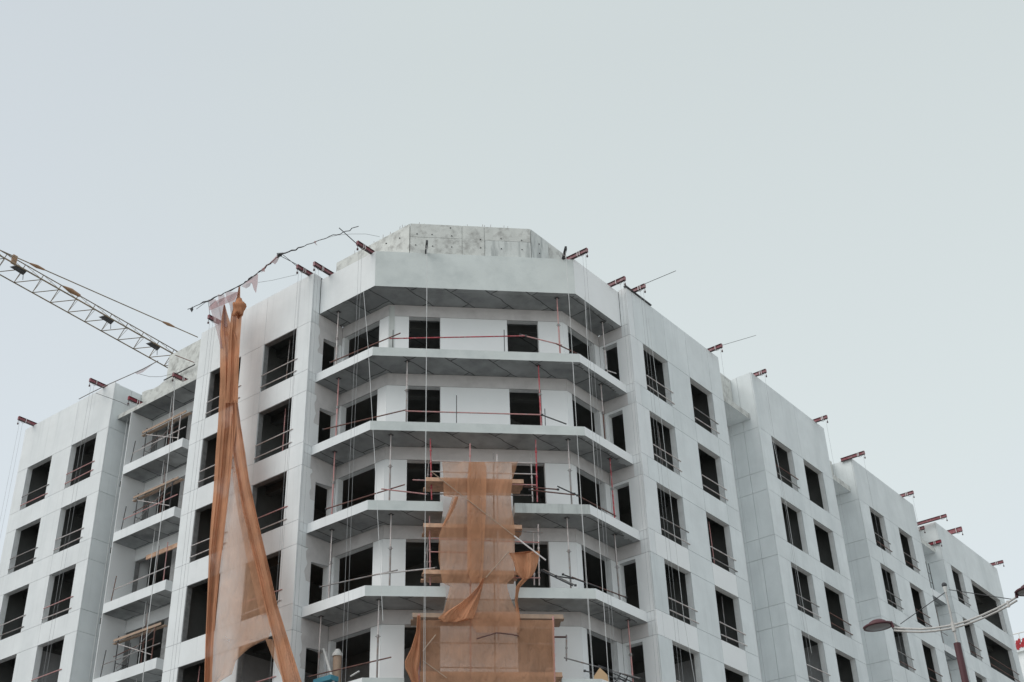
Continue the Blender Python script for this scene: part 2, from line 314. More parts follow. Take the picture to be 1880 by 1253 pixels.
# faces of the blocks that look towards -x
def side2(x,y0,y1,top,kvis,m='grey',extra=()):
    R=Run((x,y0),(x,y1),(-1,0)); facade(R,[],top,kvis,m,'wall',t0=TH,bt0=.35,bt1=0,extra=extra,interior=0); return R
side2(52.66,24.92,28.0,33.18+CZ,3,'grey',extra=(.85,))
side2(64.05,24.92,28.0,32.55+CZ,2,'grey')
side2(75.98,24.92,28.0,32.55+CZ,1,'grey')
def plainwall(name,a,b,mats,mi=0,**k):
    mb=MB(); mb.box(a,b,mi); return mb.build(name,mats,BL,**k)
# hidden end faces and backs so the blocks are solid
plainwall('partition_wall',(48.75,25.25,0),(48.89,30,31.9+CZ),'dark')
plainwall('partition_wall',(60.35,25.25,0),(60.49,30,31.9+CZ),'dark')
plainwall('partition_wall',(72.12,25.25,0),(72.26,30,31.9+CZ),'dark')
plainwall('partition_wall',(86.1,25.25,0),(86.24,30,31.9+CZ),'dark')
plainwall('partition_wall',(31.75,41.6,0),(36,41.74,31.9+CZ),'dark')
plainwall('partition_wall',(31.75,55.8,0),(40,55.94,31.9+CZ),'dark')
plainwall('wall',(48.9,25.3,0),(49.24,30,TOP-.02),'wall')
plainwall('wall',(60.5,25.3,0),(60.83,30,33.15+CZ),'wall')
plainwall('wall',(72.27,25.3,0),(72.6,30,32.52+CZ),'wall')
plainwall('wall',(86.25,25.3,0),(86.6,40,32.52+CZ),'wall')
plainwall('wall',(31.65,41.75,0),(36.0,42.07,TOP-.02),'wall')
plainwall('wall',(31.8,55.95,0),(44,56.28,32.5+CZ),'wall')
# recesses between the blocks: back wall, top canopy, balconies of the third recess
def recess(x0,x1,ztop,slabs,far=False):
    plainwall('wall',(x0,26.6,0),(x1,26.9,30.9+CZ),'white')
    plainwall('upstand',(x0+.01,26.12,30.92+CZ),(x1-.01,26.4,ztop),'conc')
    mb=MB(); mb.prism([(x0+.01,25.33),(x1-.01,25.33),(x1-.01,26.59),(x0+.01,26.59)],30.57+CZ,30.9+CZ,0,1,0); mb.build('canopy_slab',['conc','grey'],BL)
    for k in slabs:
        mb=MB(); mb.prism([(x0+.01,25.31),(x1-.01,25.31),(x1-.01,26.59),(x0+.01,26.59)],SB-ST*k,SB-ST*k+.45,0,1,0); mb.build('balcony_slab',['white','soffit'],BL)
recess(49.26,52.65,33.15+CZ,())
recess(60.85,64.04,32.7+CZ,())
recess(72.63,75.97,32.7+CZ,range(0,8))
# the left recess with its balconies
RI=Run((33.06,42.09),(33.06,47.55),(-1,0))
facade(RI,[(2.7,5.42)],30.55+CZ,3,'fresh','reveal',interior=4,joints=(),krail=-1,over={(k,'p',0):'reveal' for k in range(9)})
mb=MB(); mb.box((31.80,47.57,0),(33.9,47.60,30.56+CZ)); mb.build('fin_wall','fresh',BL)
for k in range(0,9):
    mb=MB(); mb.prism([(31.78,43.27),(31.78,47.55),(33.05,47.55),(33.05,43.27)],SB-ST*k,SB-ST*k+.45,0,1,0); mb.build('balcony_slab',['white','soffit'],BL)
mb=MB(); mb.prism([(31.84,42.10),(31.84,48.72),(33.9,48.72),(33.9,42.10)],30.57+CZ,30.80+CZ,0,1,0); mb.build('canopy_slab',['conc','soffit'],BL)
mb=MB()
ys=[42.1+i*(6.6/24) for i in range(25)]
pr=[(y,32.68+CZ+.08*math.sin(y*3)+random.uniform(-.03,.03)-(.15 if y>46 else 0)) for y in ys]
for (ya,za),(yb,zb) in zip(pr,pr[1:]):
    mb.hexa([(33.0,ya,30.81+CZ),(33.3,ya,30.81+CZ),(33.3,yb,30.81+CZ),(33.0,yb,30.81+CZ),(33.0,ya,za),(33.3,ya,za),(33.3,yb,zb),(33.0,yb,zb)])
mb.build('upstand','conc',BL)
# concrete stair head behind the left recess
mb=MB(); mb.box((36,43.0,30+CZ),(41,51.09,37.05+CZ)); mb.build('stair_head','conc',BL)
# ------------------------------------------------------------------ octagonal corner bay
P0,P1=Vector((31.71,31.35,0)),Vector((37.72,25.34,0)); Dn=Vector((-1,-1,0)).normalized(); Du=Vector((1,-1,0)).normalized()
def DG(t,d,z): q=P0+Du*t+Dn*d; q.z=z; return q
FLN=(P1-P0).length
Q0,Q1=(33.13,31.87),(38.42,26.58)
# inner walls
def inner(R,wins,m='fresh',pnl=True,t0=0,t1=0,bt0=0.,bt1=0.,ws=None,bm='wall',glass_k=(),extra=(),wb=0):
    bk=MB(); L=R.L; e=0; piers=[]
    for w_ in wins: piers.append((e,w_[0])); e=w_[1]
    piers.append((e,L))
    for k in range(0,9):
        zf=FL-ST*k; zh=H0-ST*k; zs=SB-ST*k; ztop=zs+ST
        vis=k<=4
        R.panel(max(t0,wb),L-t1,zh,ztop,'base',stuff=not vis,g0=0 if wb else G)
        if wb: R.panel(t0,wb,zh,ztop,'white',stuff=not vis,g1=0)            # band above the openings
        R.box(bk,bt0,L-bt1,zh,ztop,-.3,-TH,0,1)
        R.panel(t0,L-t1,zs,zf,'white',stuff=not vis); R.box(bk,bt0,L-bt1,zs,zf,-.3,-TH,0,1)
        for a,b in piers:
            inn=[a]+[x for x in extra if a<x<b]+[b]
            for a2,b2 in zip(inn,inn[1:]):
                R.panel(max(a2,t0),min(b2,L-t1),zf,zh,m,stuff=not vis,g0=0 if a2==a and a!=0 else G,g1=0 if b2==b and b!=L else G)
            R.box(bk,max(a,bt0),min(b,L-bt1),zf,zh,-.3,-TH,0,1)
        for w_ in wins:
            if len(w_)>2:   # lowered head
                R.panel(w_[0],w_[1],zf+w_[2],zh,m,stuff=not vis,g0=0,g1=0); R.box(bk,w_[0],w_[1],zf+w_[2],zh,-.3,-TH,0,1)
            if k in glass_k and vis:
                hh=(zf+w_[2]) if len(w_)>2 else zh
                pn=MB(); R.box(pn,w_[0]+.05,w_[1]-.05,zf+.05,hh-.05,-.22,-.205)
                fr=MB()
                for (x0,x1,y0,y1) in ((w_[0],w_[0]+.05,zf,hh),(w_[1]-.05,w_[1],zf,hh),(w_[0]+.05,w_[1]-.05,zf,zf+.05),(w_[0]+.05,w_[1]-.05,hh-.05,hh)):
                    R.box(fr,x0,x1,y0,y1,-.24,-.18)
                fo=fr.build('window_frame','darks',BL); po=pn.build('window_pane','glass'); po.parent=fo
    bk.build('wall',[bm,'joint'],BL)
Rret=Run((31.26,34.63),(33.13,34.63),(0,-1)); inner(Rret,[(.78,1.72,2.02)],t0=TH,bt0=.35,wb=.45)
for Rr in (Rret,):
    Rr.panel(TH,.44,30.57+CZ,TOP,'white'); bx=MB(); Rr.box(bx,.35,1.9,30.58+CZ,TOP-.02,-.35,-TH,0,1); bx.build('wall',['wall','joint'],BL)
RiL=Run(Q0,(33.13,34.63),(-1,0)); inner(RiL,[(.52,2.62)],bm='wall')
RiF=Run(Q0,Q1,(-1,-1)); inner(RiF,[(.87,2.2),(5.06,6.4)],extra=())
RiR=Run((Q1[0],26.58),(41.165,26.58),(0,-1)); inner(RiR,[(.36,2.38)])
Rretr=Run((41.165,24.92),(41.165,26.58),(-1,0)); inner(Rretr,[(.73,1.5,2.30)],t0=TH,bt0=.35,wb=.42)
Rretr.panel(TH,.41,30.57+CZ,TOP,'white'); bx=MB(); Rretr.box(bx,.35,1.6,30.58+CZ,TOP-.02,-.35,-TH,0,1); bx.build('wall',['wall','joint'],BL)
# raw concrete column strip left of the front wall, top storey only
mb=MB(); R=RiF; R.box(mb,.03,.26,FL,H0+.5,.002,.02); mb.build('bare_column_strip','conc2',BL)
# balcony slabs (white rendered edges, formed concrete underneath)
def bay_outline(n0=None,n1=None):
    a=[(31.71,34.62),(31.71,31.35)]
    ms=[0]
    if n0:
        q=DG(n0,0,0); q2=DG(n0,-1.36,0); q3=DG(n1,-1.36,0); q4=DG(n1,0,0)
        a+=[(q.x,q.y),(q2.x,q2.y),(q3.x,q3.y),(q4.x,q4.y)]
    a+=[(37.72,25.34),(41.155,25.34),(41.155,26.57),(38.42,26.57)]
    a+=[(33.12,31.87),(33.12,34.62)]
    return a
notch={2:(2.84,5.58),3:(2.94,5.60),4:(1.47,7.06),5:(1.47,7.06)}
for k in range(0,9):
    n=notch.get(k); a=bay_outline(*(n or (None,None)))
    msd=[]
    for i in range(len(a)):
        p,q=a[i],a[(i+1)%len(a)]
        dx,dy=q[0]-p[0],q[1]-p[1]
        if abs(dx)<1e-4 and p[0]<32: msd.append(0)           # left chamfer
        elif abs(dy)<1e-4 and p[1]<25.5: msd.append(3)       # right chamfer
        elif abs(dx+dy)<1e-3: msd.append(4 if (k==2 and p[0]>35) else 2)  # front edges get a darker tone than both chamfers
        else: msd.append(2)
    mb=MB(); mb.prism(a,SB-ST*k,FL-ST*k,1,1,msd); mb.build('balcony_slab',['white','soffit','frontgrey','fresh','streaky'],BL)
# white paint run over the underside of the right hand slabs, ragged inner edge
for k in range(-1,6):
    z=SB-ST*k-.004; v=[];n=90
    for i in range(n+1):
        x=37.2+i*(41.15-37.2)/n
        wdt=.16+.05*math.sin(i*.31+k*2)+.03*math.sin(i*1.3+k)+random.uniform(-.05,.05)+(.14 if i>n*.8 else 0)
        y0=25.345 if x>37.73 else 25.345+(37.73-x)
        v+=[(x,y0,z),(x,y0+max(.04,wdt),z)]
    mb=MB(); mb.add(v,[(2*i,2*i+1,2*i+3,2*i+2) for i in range(n)]); mb.build('paint_overrun','overrun',BL)
# ragged base coat patches on the return walls under each slab
for k in range(0,5):
    zt=H0-ST*k-.02; R=Rret; v=[]; n=16; z1=SB-ST*(k-1)-.01; z0=z1-1.9
    for i in range(n+1):
        z=z1-(z1-z0)*i/n
        u=.52+.05*math.sin(i*1.1+k)+random.uniform(-.03,.03)
        v+=[R.at(u,.004,z),R.at(.775 if z<FL-ST*k+2.02 else 1.86,.004,z)]
    mb=MB(); mb.add(v,[(2*i,2*i+1,2*i+3,2*i+2) for i in range(n)]); mb.build('base_coat_patch','base',BL)
# top parapet of the bay
zt0,zt1=30.57+CZ,32.36+CZ; ring=[(31.71,34.61),(31.71,31.35),(37.72,25.34),(41.155,25.34)]
inn=[(31.95,34.61),(31.95,31.45),(37.82,25.58),(41.155,25.58)]
for i,(nm) in enumerate(('white','frontgrey','fresh')):
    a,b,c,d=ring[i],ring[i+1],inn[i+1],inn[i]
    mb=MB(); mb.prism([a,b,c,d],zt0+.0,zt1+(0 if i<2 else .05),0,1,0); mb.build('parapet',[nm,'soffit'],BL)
mb=MB(); mb.prism([(31.96,34.6),(31.96,31.46),(37.83,25.59),(41.15,25.59),(41.15,30),(38,34.6)],30.574+CZ,30.9+CZ,1,0,1); mb.build('roof_slab',['soffit','conc'],BL)
# small gap piece between pier and parapet
mb=MB(); mb.box((31.62,34.7,31.2+CZ),(31.9,35.0,32.3+CZ)); mb.build('pier_stub','reveal',BL)
# raised raw concrete wall behind the parapet
off=1.11; A0=Vector((32.81,30.37,0)); A1=Vector((36.54,26.71,0)); mid=(A0.x+A0.y+A1.x+A1.y)/2
A0=Vector((32.81,mid-32.81,0)); A1=Vector((36.52,mid-36.52,0)); zc=34.0+CZ
RP=Run((A0.x,A0.y),(A1.x,A1.y),(-1,-1)); LP=RP.L
RPl=Run((A0.x,A0.y),(A0.x,34.9),(-1,0)); RPr=Run((A1.x,A1.y),(40.2,A1.y),(0,-1))
core=MB(); RP.box(core,0.1,LP-.1,30.9+CZ,zc-.02,-.3,-.03); RPl.box(core,0.1,RPl.L,30.9+CZ,zc-.02,-.3,-.03); RPr.box(core,.1,RPr.L,30.9+CZ,zc-.02,-.3,-.03); core.build('raised_wall','conc',BL)
zlo=31.0+CZ; zm=33.28+CZ
def cpan(R,u0,u1,z0,z1,m='conc'):
    mb=MB(); R.box(mb,u0+.012,u1-.012,z0+.01,z1-.01,-.035,random.uniform(-.006,.006)); mb.build('concrete_panel',m,BL)
cpan(RP,0,2.25,zm,zc); cpan(RP,0,2.25,zlo,zm-.0); cpan(RP,2.25,3.22,zlo,zc); cpan(RP,3.22,LP,zm-.02,zc); cpan(RP,3.22,LP,zlo,zm-.02,'conc2')
cpan(RPl,.03,2.4,zlo,zc); cpan(RPl,2.4,RPl.L,zlo,zc); cpan(RPr,.03,1.3,zlo,zc,'conc2'); cpan(RPr,1.3,RPr.L,zlo,zc)
def tie(R,u,z):
    mb=MB(); mb.tube(R.at(u,.0,z),R.at(u,.03,z-.02),.028,6); mb.build('tie_bolt','darks',BL)
for u,z in ((.3,33.45),(.95,33.45),(1.8,33.42),(.25,32.85),(.98,32.83),(1.8,32.83),(3.05,33.3),(3.05,32.85),(3.95,33.4),(3.95,32.85),(4.85,33.35),(4.85,32.85),(1.75,33.85)): tie(RP,u,z+CZ)
for u,z in ((.6,33.5),(1.4,33.6),(2.0,33.0)): tie(RPl,u,z+CZ)
for u,z in ((.6,33.5),(.6,33.0),(1.7,33.2)): tie(RPr,u,z+CZ)
def bars(R,u0,u1,n,h=.22):
    mb=MB()
    for i in range(n):
        u=random.uniform(u0,u1); mb.tube(R.at(u,-.12,zc-.05),R.at(u+random.uniform(-.03,.03),-.12,zc+random.uniform(.05,h)),.008,5)
    mb.build('rebar_stubs','rust',BL,kind='stuff')
bars(RP,.3,LP-.3,11); bars(RPl,.3,RPl.L-.3,11,.3)
# crumbled mortar line at the parapet foot
mb=MB()
for i in range(70):
    t=2.15-.9+i*(5.6/70); 
    mb.obox(DG(t+.35,-.10,zt1+random.uniform(-.005,.03)),(Du*random.uniform(.02,.06),Dn*.04,Zv*random.uniform(.01,.03)))
mb.build('mortar_rubble','conc2',BL,kind='stuff')
# floors and roofs inside
fp=[(31.65,34.98),(31.65,41.7),(33.5,41.7),(33.5,48),(31.9,49.2),(31.9,55.9),(44,55.9),(44,36),(60,36),(86,36),(86,25.4),(76.4,25.4),(76.4,27),(72.3,27),(72.3,25.4),(64.5,25.4),(64.5,27),(60.5,27),(60.5,25.4),(53.1,25.4),(53.1,27),(48.9,27),(48.9,25.4),(41.6,25.4),(41.6,26.98),(38.7,26.98),(33.5,32.1),(33.5,34.98)]
for k in range(-1,9):
    mb=MB(); mb.prism(fp,SB-ST*k+.02,SB-ST*k+.3,0,0,0); mb.build('floor_plate','dark',BL)
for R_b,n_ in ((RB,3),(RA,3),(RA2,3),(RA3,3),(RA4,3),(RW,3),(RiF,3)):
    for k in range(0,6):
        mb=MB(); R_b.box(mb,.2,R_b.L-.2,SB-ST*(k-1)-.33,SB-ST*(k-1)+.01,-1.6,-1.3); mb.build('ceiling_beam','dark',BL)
# rooms of the bay
mb=MB(); c=(Q0[0]+Q0[1])/S2
zl=SB-ST*3
for za,zb_,mi_ in ((0,zl,1),(zl,30.5+CZ,0)):
    RiF.box(mb,.3,7.2,za,zb_,-4.7,-4.5,mi_); RiF.box(mb,3.6,3.75,za,zb_,-4.5,-.31,mi_)
mb.build('partition_wall',['dark','lining'],BL)
mb=MB()
for za,zb_,mi_ in ((0,zl,1),(zl,30.5+CZ,0)): RiL.box(mb,-1,2.7,za,zb_,-4,-3.9,mi_); RiR.box(mb,0,2.7,za,zb_,-4,-3.9,mi_)
mb.build('partition_wall',['dark','lining'],BL)
lower.build('lower_facade',lowmats,BL,kind='stuff')
print('panels',panel_count)
# copper strip of flashing on pier A
mb=MB(); mb.box((41.1,24.86,32.5+CZ),(43.2,25.0,32.56+CZ)); mb.build('flashing','darks',BL)
# ------------------------------------------------------------------ outrigger beams and ropes
def beam(base,d,out,desc,h=.20,wd=.12,inn_=1.6,mweb='web',ropes=2,rr=.0055,black=False,hook=True,zend=0.05,rm='ropeg',grp='I-beam outriggers along the roof edge',dz=0):
    d=Vector(d).normalized(); s=Vector((-d.y,d.x,0)); b=Vector(base); b.z+=CZ+dz+h/2-.03
    T=thing('outrigger_beam',desc,'beam',b,grp)
    mw='darks' if black else mweb; mf='darks' if black else 'flange'
    tl=.3; c=b+d*((out-inn_)/2); hl=(out+inn_)/2
    mb=MB(); mb.obox(c,(d*hl,s*.012,Zv*(h/2-.015))); webo=mb.build('beam_web',mw,T)
    for zz in (h/2-.0075,-h/2+.0075):
        mb=MB(); mb.obox(c+Zv*zz,(d*hl,s*wd/2,Zv*.0075)); mb.build('beam_flange',mf,T)
    mb=MB(); mb.obox(b+d*(out+.006),(d*.006,s*wd/2,Zv*h/2)); mb.build('end_plate',mw,T)
    q0=out*random.uniform(.35,.6)
    for q in ((q0,) if black else (q0,q0+random.uniform(.06,.12))[:random.choice((1,2,2))]):
        mb=MB()
        for sg in (-1,1): mb.obox(b+d*q+s*sg*(wd/2+.004),(d*.018,s*.004,Zv*(h/2+.006)))
        mb.obox(b+d*q-Zv*(h/2+.005),(d*.018,s*(wd/2+.006),Zv*.004)); mb.obox(b+d*q+Zv*(h/2+.005),(d*.018,s*(wd/2+.006),Zv*.004)); so_=mb.build('strap','strap'); so_.parent=webo
    tip=b+d*(out-.06)
    if hook:
        mb=MB(); pts=[tip-Zv*h/2,tip-Zv*(h/2+.10)+d*.05,tip-Zv*(h/2+.2)+d*.04]; mb.path(pts,.012); mb.tube(pts[-1]+Zv*.02,pts[-1]-Zv*.06,.04,8)
        arc=[tip-d*.05-Zv*h/2-d*(i*.05)-Zv*(.09*math.sin(i/6*math.pi)) for i in range(7)]; mb.path(arc,.007); mb.build('shackle',mf,T)
    for i in range(ropes):
        t=b+d*(out-.10-.16*i)-Zv*h/2+s*(.02*i)
        mb=MB(); pts=[]
        n=14; ph=random.uniform(0,6)
        for j in range(n+1):
            z=t.z+(zend-t.z)*j/n; sw=.02*math.sin(ph+j*.8)*(0 if j==0 else 1)
            pts.append(Vector((t.x+sw*s.x,t.y+sw*s.y,z)))
        mb.path(pts,rr,5); o=mb.build('hanging_rope',rm)
        side_='outer' if i==0 else 'inner'
        o['label']=f'{side_} thin pale rope hanging straight down from the {desc}' if ropes>1 else f'thin pale rope hanging straight down from the {desc}'
        o['label']=' '.join(o['label'].split()[:16])
        o['category']='rope'; o['group']='ropes hanging down the facades'
X_=(-1,0,0); Y_=(0,-1,0)
beam((31.71,31.60,32.36),X_,.86,'maroon beam nearest the left corner of the top parapet')
beam((31.71,34.12,32.42),X_,.94,'maroon beam at the left end of the bay parapet')
beam((31.26,34.93,32.52),X_,.72,'maroon beam on the left facade beside the pier top')
beam((31.26,40.88,32.52),X_,.62,'maroon beam poking out behind the knotted net top',ropes=2)
beam((33.0,44.92,31.62),X_,1.0,'dark beam in front of the stair head box',rr=.014,ropes=1,rm='rope')
beam((33.0,48.3,31.6),X_,1.0,'bright red beam beside the left wing wall',rr=.014,ropes=1,rm='rope',mweb='web3')
beam((31.42,49.68,32.54),X_,.83,'dark beam on the left wing nearest its inner corner')
beam((31.42,55.6,32.52),X_,.9,'maroon beam at the far left end of the building')
beam((37.68,25.34,32.40),Y_,.78,'red beam at the right corner of the top parapet',mweb='web2')
beam((40.57,25.34,32.44),Y_,.78,'red beam at the right end of the bay parapet',mweb='web2')
beam((41.8,24.92,32.56),Y_,.62,'red beam on the right pier top holding a long rod',mweb='web2')
beam((48.5,24.92,32.5),Y_,.66,'red beam at the end of the right facade first block',ropes=1)
beam((53.18,24.92,33.18),Y_,.6,'red beam on the near corner of the second right block',ropes=1,mweb='web2')
beam((59.85,24.92,33.18),Y_,.7,'red beam on the far end of the second right block',ropes=1)
beam((63.95,24.92,32.5),Y_,.85,'long red beam on the near corner of the third right block',ropes=1,inn_=.6)
beam((71.0,24.92,32.55),Y_,.72,'pinkish beam on the far end of the third right block',ropes=1,mweb='web2')
beam((75.6,24.92,32.5),Y_,.9,'long pale beam on the near corner of the farthest block',ropes=0,mweb='web')
beam((78.7,24.92,32.6),Y_,.7,'thick pale red beam on the farthest block roof edge',ropes=0,h=.32)
beam((85.8,24.92,32.55),Y_,.75,'small beam at the far end of the farthest block',ropes=0)
beam((74.1,25.6,31.5),Y_,.55,'short maroon beam under the far recess roof',ropes=0)
beam((75.9,25.6,31.1),Y_,.8,'crimson beam sticking out of the far recess beside its canopy',ropes=0,mweb='web3')
# black stubs with the double ropes on the bay's front
for px,desc in ((782,'left black beam end standing up over the front parapet'),(1034,'right black beam end standing up over the front parapet')):
    q=onD(px,472,0); base=(q.x,q.y,32.36)
    beam(base,(-1,-1,0),.75,desc,black=True,ropes=2,rr=.0075,rm='rope',h=.16,wd=.09,inn_=.8,hook=False,grp='black beams over the front parapet')
def rod(name,pts,r,m,label,cat,group=None,n=6):
    c=pts[0]; mb=MB(); mb.path(pts,r,n); o=mb.build(name,m); o['label']=label; o['category']=cat
    if group: o['group']=group
    return o
rod('support_rod',[Vector((41.77,24.9,32.72+CZ)),onY(1241,497.5,23.0)],.014,'darks','long thin rod rising right from the beam on the right pier','rod')
rod('support_rod',[Vector((48.53,24.9,32.66+CZ)),onY(1388,616,23.0)],.014,'ropeg','thin rod rising right from the first right block corner','rod')
rod('loose_rope',[onX(667.5,536,31.60),onX(676,640,31.5),onX(689,860,31.4),onX(703,1140,31.3)],.010,'rope','white slanting rope crossing the left chamfer of all balconies','rope')
rod('loose_rope',[onY(1073.5,545,25.2),onY(1088,800,25.15),onY(1101,1000,25.1),onY(1118,1253,25.05)],.011,'rope','bright white rope in front of the right chamfer balconies','rope')
rod('loose_rope',[onY(1190,585,24.8),onY(1213,760,24.75),onY(1236,960,24.7),onY(1256,1140,24.65),onY(1276,1253,24.6)],.010,'rope','white rope crossing the first window column of the right facade','rope')
rod('loose_rope',[onY(1419,808,24.8),onY(1440,905,24.8),onY(1462,1040,24.8),onY(1490,1200,24.8)],.010,'rope','white rope crossing the first window column of the second block','rope')
# ------------------------------------------------------------------ props, rails on the bay balconies
def place(px,py,face,off):
    return {'L':lambda:onX(px,py,31.71+off),'F':lambda:onD(px,py,-off),'R':lambda:onY(px,py,25.34+off)}[face]()
lev=['top','second','third','fourth','fifth']
facen={'L':'left chamfer','F':'front','R':'right chamfer'}
def prop(px,ptop,pbot,face,k,m,off=.4,desc='',rodonly=False,ztop=None):
    b=place(px,pbot,face,off); zb=FL-ST*k; zt=SB-ST*(k-1)
    # stand it on the slab exactly below the pixel column seen
    p=b.copy(); p.z=zb
    T=thing('steel_prop',desc,'prop',p,'adjustable steel props on the balconies')
    if rodonly:
        mb=MB(); mb.tube(p,p+Zv*rodonly+Vector((.02,0,0)),.018,6); mb.build('tube',m,T); return
    lean=Vector((random.uniform(-.03,.03),random.uniform(-.03,.03),0))
    mb=MB(); mb.tube(p+Zv*.01,p+Zv*1.65,.034,8); mb.build('outer_tube',m,T)
    mb=MB(); mb.tube(p+Zv*1.6,Vector((p.x,p.y,zt-.012)),.025,8); mb.build('inner_tube',m if m in('red','pink') else 'galvl',T)
    mb=MB(); mb.tube(p+Zv*1.56,p+Zv*1.68,.05,8); mb.tube(p+Zv*1.62-Du*.1,p+Zv*1.62+Du*.1,.01,5); mb.build('collar','galv',T)
    for za in (zt-.012,zb):
        mb=MB(); mb.box((p.x-.09,p.y-.09,za),(p.x+.09,p.y+.09,za+.01)); mb.build('plate','darks',T)
PR=[(617,0,663,'L',0,'galvl'),(1028,0,643,'F',0,'pink'),(1113,0,680,'R',0,'galvl'),
 (617,0,796,'L',1,'pink'),(746,0,772,'F',1,'galv'),(993.5,0,778,'F',1,'red'),(1110.5,0,803,'R',1,'rust'),
 (609.5,0,939,'L',2,'pink'),(715,0,917,'F',2,'galv'),(1049.6,0,924,'F',2,'galv'),(1128,0,947,'R',2,'red'),
 (603.5,0,1098,'L',3,'galvl'),(715.3,0,1072,'F',3,'galv'),(1047.5,0,1067,'F',3,'galv'),(1137.5,0,1100,'R',3,'galv'),
 (583.5,0,1250,'L',4,'galv'),(692,0,1241,'F',4,'galv'),(1162,0,1251,'R',4,'pink')]
cn={'galvl':'pale','galv':'grey steel','pink':'faded pink','red':'red painted','rust':'rusty dark'}
for a in PR: prop(*a,off=.42 if a[3]!='F' else .38,desc=f"{cn[a[5]]} prop on the {lev[a[4]]} balcony's {facen[a[3]]}"+(' at its left end' if a[3]=='F' and a[0]<900 else ' at its right end' if a[3]=='F' else ''))
prop(926,0,640,'F',0,'darks',.15,'thin leaning rod on the top balcony left of its right window',rodonly=1.15)
prop(720.5,0,635,'F',0,'darks',.15,'thin rod on the top balcony beside the bare column strip',rodonly=.95)
prop(838,0,773,'F',1,'darks',.15,'thin upright rod in the middle of the second balcony',rodonly=1.35)
prop(1001,0,778,'F',1,'darks',.15,'short thin rod beside the red prop of the second balcony',rodonly=.85)
RLS={0:[('L',606,666,'L',735,612,'rust'),('F',715,622,'F',965,617,'red'),('F',955,615,'F',1032,634,'pink'),('F',1020,631,'R',1060,650,'rust'),('R',1112,680,'R',1131,686,'galvl')],
 1:[('L',593,789,'F',745,753,'rust'),('F',744,755,'F',995,762,'pink'),('F',994,762,'F',1040,779,'darks')],
 2:[('L',598,935,'F',743,890,'rust'),('F',700,898,'F',785,908,'pink'),('F',768,882,'F',800,883,'pink'),('F',961,894,'F',1024,899,'rust'),('F',972,900,'F',1055,909,'rust'),('F',1023,893,'F',1060,910,'darks'),('F',1054,907,'R',1131,948,'rust')],
 3:[('L',587,1078,'F',730,1047,'galv'),('F',690,1055,'F',800,1043,'galvl'),('F',994,1048,'F',1052,1076,'darks'),('F',997,1046,'F',1056,1075,'galv'),('F',1033,1055,'R',1100,1079,'darks'),('F',1050,1060,'R',1149,1097,'rust'),('F',1020,1058,'F',1054,1063,'darks')],
 4:[('L',565,1243,'F',718,1207,'rust'),('F',1036,1208,'R',1175,1246,'galv'),('F',1073,1232,'R',1150,1250,'darks')]}
for k,ls in RLS.items():
    T=thing('balcony_guard_rail',f"loose tube guard rail clamped round the {lev[k]} balcony of the corner bay",'guard rail',DG(4,-.2,FL-ST*k),'tube guard rails on the bay balconies')
    for i,(f1,x1,y1,f2,x2,y2,m_) in enumerate(ls):
        a=place(x1,y1,f1,.17); b=place(x2,y2,f2,.17)
        mb=MB(); mb.tube(a,b,.026,8); mb.build('tube',m_,T)
        c=b if i%2 else a
        mb=MB(); mb.tube(c-Du*.03,c+Du*.05,.045,8); mb.build('clamp','darks',T)
# odds and ends on the lowest visible balcony
T=thing('junction_hood','round white ventilation hood with a short duct by the bottom left window','duct',DG(.5,-.9,FL-ST*4))
c=onX(619,1218,32.6)
mb=MB(); mb.tube(c-Zv*.8,c+Zv*.25,.16,14); mb.build('duct','timberp',T)
mb=MB(); mb.tube(c+Zv*.25,c+Zv*.33,.20,14,r2=.20); mb.tube(c+Zv*.33,c+Zv*.52,.20,14,r2=.08); mb.build('hood_cap','plastic',T)
rod('white_pipe',[onX(594,1192,32.4),onX(613,1256,32.2)],.05,'plastic','thick white plastic pipe leaning on the fifth balcony','pipe',n=10)
rod('white_pipe',[onX(644,1242,32.3),onX(659,1233,32.2)],.03,'plastic','short white pipe end above the fifth balcony edge','pipe',n=10)
mb=MB(); q=onX(598,1252,32.2); mb.box(q-Vector((.2,.45,.05)),q+Vector((.2,.45,.13))); o=mb.build('tarpaulin','blue'); o['label']='blue tarpaulin bundle on the fifth balcony behind the leaning white pipe'; o['category']='tarpaulin'
q=onD(1101,1237,-.35); mb=MB()
mb.add([q+Du*-.32-Zv*.5,q+Du*.32-Zv*.5,q+Du*.28+Zv*-.05,q+Du*.02+Zv*.22,q+Du*-.22-Zv*.1]+[v+Dn*-.04 for v in (q+Du*-.32-Zv*.5,q+Du*.32-Zv*.5,q+Du*.28+Zv*-.05,q+Du*.02+Zv*.22,q+Du*-.22-Zv*.1)],[(0,1,2,3,4),(9,8,7,6,5),(0,5,6,1),(1,6,7,2),(2,7,8,3),(3,8,9,4),(4,9,5,0)])
o=mb.build('wooden_board','card'); o['label']='pointed tan board leaning on the fifth balcony right of the net'; o['category']='board'
T=thing('folded_trestle','dark steel trestle lying on the right chamfer of the fifth balcony','trestle',(39,25.7,FL-ST*4))
for a,b in (((1098,1222),(1165,1246)),((1112,1230),(1172,1258)),((1128,1256),(1140,1236)),((1146,1260),(1152,1242)),((1136,1244),(1160,1262)),((1108,1236),(1134,1250))):
    mb=MB(); mb.tube(onY(*a,25.9),onY(*b,25.7),.022,6); mb.build('trestle_bar','darks',T)
